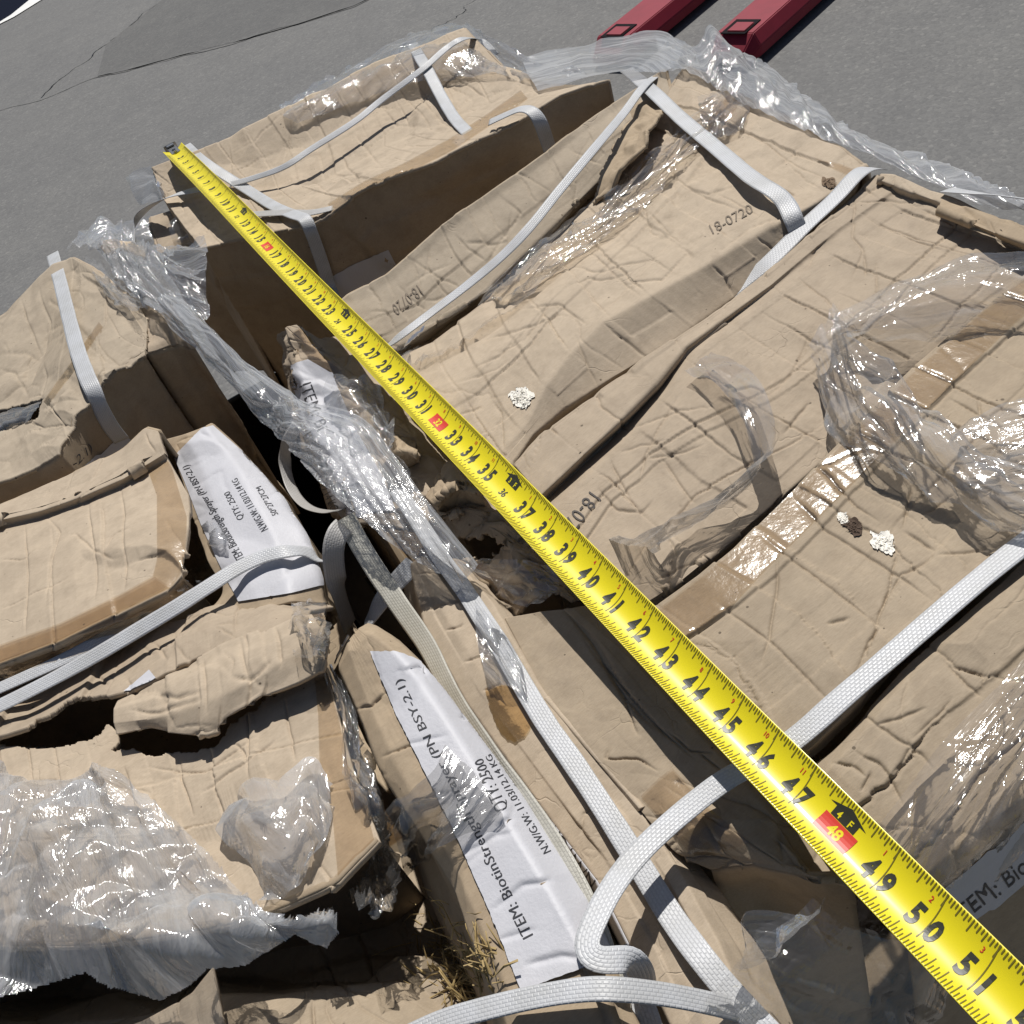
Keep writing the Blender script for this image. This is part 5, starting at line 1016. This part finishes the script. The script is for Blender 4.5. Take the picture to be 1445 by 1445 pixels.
film('small clear film scrap in the hole of the beaked carton', [[(-20,588,-2.6,1),(20,578,-2.2,1),(58,566,-1.6,1)],[(-20,604,-1.8,1),(20,594,-1.5,1),(52,582,-1.2,1)],[(-20,622,-2.8,1),(20,606,-2.4,1),(48,594,-1.8,1)]], seed=331, mat=DENSE, amp=.003, spacing=.014)
film('clear film tatter hanging from the corner of the raised lid flap', [[(252,830,.3),(268,800,.6),(280,765,.5),(290,735,.3)],[(262,838,.4),(285,810,1.0),(300,770,.9),(308,740,.4)],[(272,842,.2),(300,815,.5),(318,780,.5),(322,752,.2)]], seed=332, mat=FILM, amp=.003, spacing=.014)
film('clear film stuck on the left end of the far carton', [[(176,250,-2,1),(214,236,-1.6,1),(222,256,-1.8,1)],[(186,272,-3,1),(215,262,-2.6,1),(232,276,-2.6,1)],[(196,290,-4.5,1),(218,285,-4,1),(236,284,-3.2,1)]], seed=333, mat=DENSE, amp=.003, spacing=.014)
film('stretched film web between the far carton and the beaked carton', [[(110,332,-2,1),(150,322,-4,1),(200,308,-6,1),(232,300,-6,1)],[(150,345,-4,1),(190,338,-6,1),(225,330,-7,1),(250,325,-7,1)],[(190,358,-6,1),(215,355,-7,1),(250,352,-8,1),(285,348,-8,1)]], seed=334, mat=FILM, amp=.0015, spacing=.03, ridge=.003)
film('crinkled clear film in the shaded end of the far carton', [[(238,312,-3.4,1),(262,300,-3.2,1),(290,306,-3,1)],[(244,340,-4.6,1),(270,328,-4.4,1),(300,328,-4,1)],[(252,356,-6,1),(275,350,-6,1),(300,345,-5.5,1)]], seed=335, mat=CLEAR, amp=.004, spacing=.012)

# the crumpled clear bag
bag = [(-60,1055),(0,1051),(60,1054),(125,1074),(170,1090),(200,1115),(250,1160),(300,1210),(335,1255),(370,1285),(408,1296),(440,1290),(468,1284),(480,1312),(462,1338),(438,1330),(415,1318),(385,1338),(345,1362),(292,1368),(262,1395),(225,1412),(200,1405),(150,1392),(120,1372),(80,1385),(30,1400),(-60,1420)]
film('milky crumpled poly bag lying on the near left carton', [
 [(-60,1040,1.4),(60,1048,1.3),(150,1078,1.2),(220,1118,1.0),(290,1180,.8),(340,1245,.7),(400,1280,.6),(490,1272,.5)],
 [(-60,1110,1.6),(60,1110,2.2),(140,1140,2.2),(210,1180,2.0),(275,1230,1.8),(330,1275,1.4),(400,1300,.2,1),(492,1298,-1,1)],
 [(-60,1200,2.4),(60,1200,3),(140,1215,3),(205,1240,2.6),(265,1275,2.2),(325,1305,.8,1),(400,1322,-.4,1),(492,1325,-2,1)],
 [(-60,1310,2.0),(60,1300,2.4),(140,1310,1.6,1),(200,1318,1.2,1),(262,1335,.6,1),(322,1345,-.6,1),(400,1345,-2,1),(490,1348,-3,1)],
 [(-60,1430,-1,1),(60,1420,-1.5,1),(140,1415,-2,1),(210,1420,-2.4,1),(270,1405,-2.6,1),(330,1390,-3,1),(400,1370,-3.4,1),(490,1365,-4,1)]],
 mat=BAGM, seed=341, amp=.0075, spacing=.04, ridge=.0012, ru=40, rv=40, keep=bag, rag=1.2, step=2.0, fine=True, group=None, name='plastic_bag', cat='plastic bag')
film('loose lobe of clear poly film right of the bag on the near left carton', [[(300,1145,.3),(330,1112,.5),(360,1108,.6),(400,1108,.5),(440,1075,.4),(462,1110,.3)],[(325,1185,.6),(350,1160,1.6),(385,1150,1.6),(420,1140,1.0),(450,1130,.8),(474,1130,.4)],[(350,1230,.4),(372,1210,1.2),(400,1200,1.2),(425,1195,.9),(440,1200,.6),(462,1180,.3)],[(372,1270,.3),(390,1268,.5),(415,1255,.6),(425,1245,.4),(432,1235,.3),(445,1225,.3)]], mat=BAGM, seed=342, amp=.004, spacing=.018, ridge=.0015, ru=40, rv=40, rag=5)

# ------------------------------------------------------------------ straw and dirt in the opened corner
rng = np.random.default_rng(5); V, Fc = [], []
for i in range(220):
    r = rng.uniform(0, 1)
    cx_, cy_ = (rng.normal(658, 20), rng.normal(1372, 26)) if r < .7 else (rng.normal(620, 25), rng.normal(1330, 30))
    p = on(cx_, cy_, rng.uniform(.1, .6), -10); a_ = rng.normal(1.9, .7); L_ = rng.uniform(.004, .02)*(1 if rng.random() < .85 else 1.6); d_ = np.array([math.cos(a_), math.sin(a_), rng.normal(.1, .3)]); d_ /= np.linalg.norm(d_)
    wv = np.cross(d_, [0, 0, 1]); wv = wv/np.linalg.norm(wv)*rng.uniform(.0002, .0007); b_ = np.array([0, 0, .003*rng.normal()])
    k = len(V); V += [p-d_*L_/2-wv, p-d_*L_/2+wv, p+b_+wv, p+b_-wv, p+d_*L_/2+wv*.5, p+d_*L_/2-wv*.5, p+b_+np.array([0, 0, .0009])]
    Fc += [(k, k+1, k+6), (k, k+6, k+3), (k+1, k+2, k+6), (k+2, k+4, k+6), (k+4, k+5, k+6), (k+5, k+3, k+6)]
tag(mesh_obj('dry_straw', V, Fc, STRAW, smooth=False), 'dry straw and chaff caught beside the long label', 'straw', kind='stuff')

# ------------------------------------------------------------------ the tape measure
X0, Y0, IN = .1262, 1.4052, .0254
tm = empty('tape_measure', (X0, .7, TOP), 'long yellow steel measuring tape laid across the cartons, reading up to 51 inches', 'tape measure')
HW = .0136
def blade(s, w_, off=0):
    """s inches from the hook, w_ -1 (left edge) .. 1"""
    s = np.asarray(s, float); w_ = np.asarray(w_, float)
    y = Y0-s*IN; z = TOP+.0005+.004*np.sin(s/9.0)*np.exp(-s/40)+.0012*np.sin(s/4.1)
    roll = .0026*np.clip((s-14)/26, 0, 1); cup = .0052*w_*w_+roll*(w_+1); sl = (2*.0052*w_+roll)/HW
    nrm = np.sqrt(1+sl*sl)
    return np.stack([X0+HW*.985*w_-off*sl/nrm, y, z+cup+off/nrm], -1)
sv = np.linspace(.25, 58, 700); wv = np.linspace(-1, 1, 25)
G = blade(sv[:, None]+0*wv[None], 0*sv[:, None]+wv[None]); F4 = grid_faces(len(sv), len(wv)).reshape(-1, 4)[:, ::-1]
o = mesh_obj('blade', G.reshape(-1, 3), F4, YEL, tm)
if np.mean([p.normal.z for p in o.data.polygons[:50]]) < 0: o.data.flip_normals()
md = o.modifiers.new('thickness', 'SOLIDIFY'); md.thickness = .0003; md.offset = -1
class Prints:
    def __init__(s): s.V, s.F = [], []
    def quad(s, s0, s1, w0, w1, n=6, off=.0002, curve=0):
        t = np.linspace(0, 1, n); b = len(s.V); ww = w0+(w1-w0)*t
        cv = curve*(t-0)**2
        A = blade(s0+cv, ww, off); B = blade(s1+cv, ww, off)
        for p, q in zip(A, B): s.V += [p, q]
        s.F += [(b+2*i, b+2*i+1, b+2*i+3, b+2*i+2) for i in range(n-1)]
    def txt(s, body, c, wc, h, bold=.03, wscale=1.0, off=.00022, spacing=1.0, rotup=False):
        """centred at inch c, blade position wc, height h as a share of the half width"""
        V, Fc, L, H = text_mesh(body, bold, spacing, .3); k = h*HW/H
        xs = (V[:, 0]-L/2)*k*wscale/IN; ys = (V[:, 1]-H/2)*h/H
        if rotup: xs, ys = -(V[:, 1]-H/2)*k/IN, (V[:, 0]-L/2)*h/H*wscale
        b = len(s.V); s.V += list(blade(c+xs, wc+ys, off)); s.F += [tuple(b+i for i in f) for f in Fc]
    def done(s, name, mat): 
        o = mesh_obj(name, s.V, s.F, mat, tm, smooth=False)
        nz_ = np.array([p.normal.z for p in o.data.polygons])
        if (nz_ < 0).any():
            bm = bmesh.new(); bm.from_mesh(o.data); bm.faces.ensure_lookup_table(); bmesh.ops.reverse_faces(bm, faces=[f for f in bm.faces if f.normal.z < 0]); bm.to_mesh(o.data); bm.free()
        return o
num, tick, red, yl = Prints(), Prints(), Prints(), Prints()
for i in range(2, 58):
    foot = i % 12 == 0; box = i % 16 == 0
    if box:
        red.quad(i-.38, i+.38, -.36, .28, off=.00018)
        yl.txt(str(i), i, -.05, .42, .03, 1.0, off=.0003)
    elif foot: num.txt(str(i), i, -.14, .40, .02, .95)
    else:
        st_ = str(i)
        if len(st_) == 2:
            num.txt(st_[0], i-.185, -.02, .76, .042, .80); num.txt(st_[1], i+.185, -.02, .76, .042, .80)
        else: num.txt(st_, i-.2, .0, .66, .042, .85)
    if foot:   # black arrow house with the foot number
        f_ = i//12; c_ = i-.02; w0 = .34 if not box else .30
        for (sa, sb, wa, wb) in ((c_-.27, c_+.27, w0, w0+.30),): num.quad(sa, sb, wa, wb, off=.00018)
        b = len(num.V); num.V += list(blade(np.array([c_-.42, c_+.42, c_]), np.array([w0+.30, w0+.30, w0+.52]), .00018)); num.F.append((b, b+1, b+2))
        yl.txt(str(f_), c_-.13, w0+.16, .24, .02, off=.0003); yl.txt('F', c_+.13, w0+.16, .24, .02, off=.0003)
    elif i > 12: red.txt(str(i % 12), i-.16, .60, .17, .01)
    if not foot and i < 60: tick.quad(i+.08-.010, i+.08+.010, -.5, .98, 14, curve=-.10 if i > 9 else 0)
for k in range(16*1, 16*58):
    s_ = k/16; 
    l_ = .16 if k % 2 else (.22 if k % 4 else (.28 if k % 8 else .36))
    tick.quad(s_-.011, s_+.011, 1-l_, .985)
    l2 = .26 if k % 2 else (.36 if k % 4 else .48)
    tick.quad(s_-.009, s_+.009, -.985, -1+l2)
num.done('black_print', BLK); tick.done('tick_print', TICK); red.done('red_print', REDP); yl.done('light_print', YEL)
bm = bmesh.new()
bm_box(bm, blade(.2, 0, .0008), .012, .034, .0012, bev=.0004); bm_box(bm, blade(-.48, 0, -.011), .017, .0016, .016, bev=.0005); bm_box(bm, blade(-.30, 0, .0032), .010, .007, .0016, bev=.0005)
from_bm('end_hook', bm, STEEL, tm)
bm = bmesh.new()
for q in (.35, .75): bm_box(bm, blade(q, 0, .0022), .005, .005, .0016, bev=.0012)
from_bm('rivet', bm, STEEL, tm)
bm = bmesh.new(); bm_box(bm, (X0, Y0-58*IN-.035, TOP-.012), .04, .075, .07, bev=.012); from_bm('case', bm, YEL, tm)
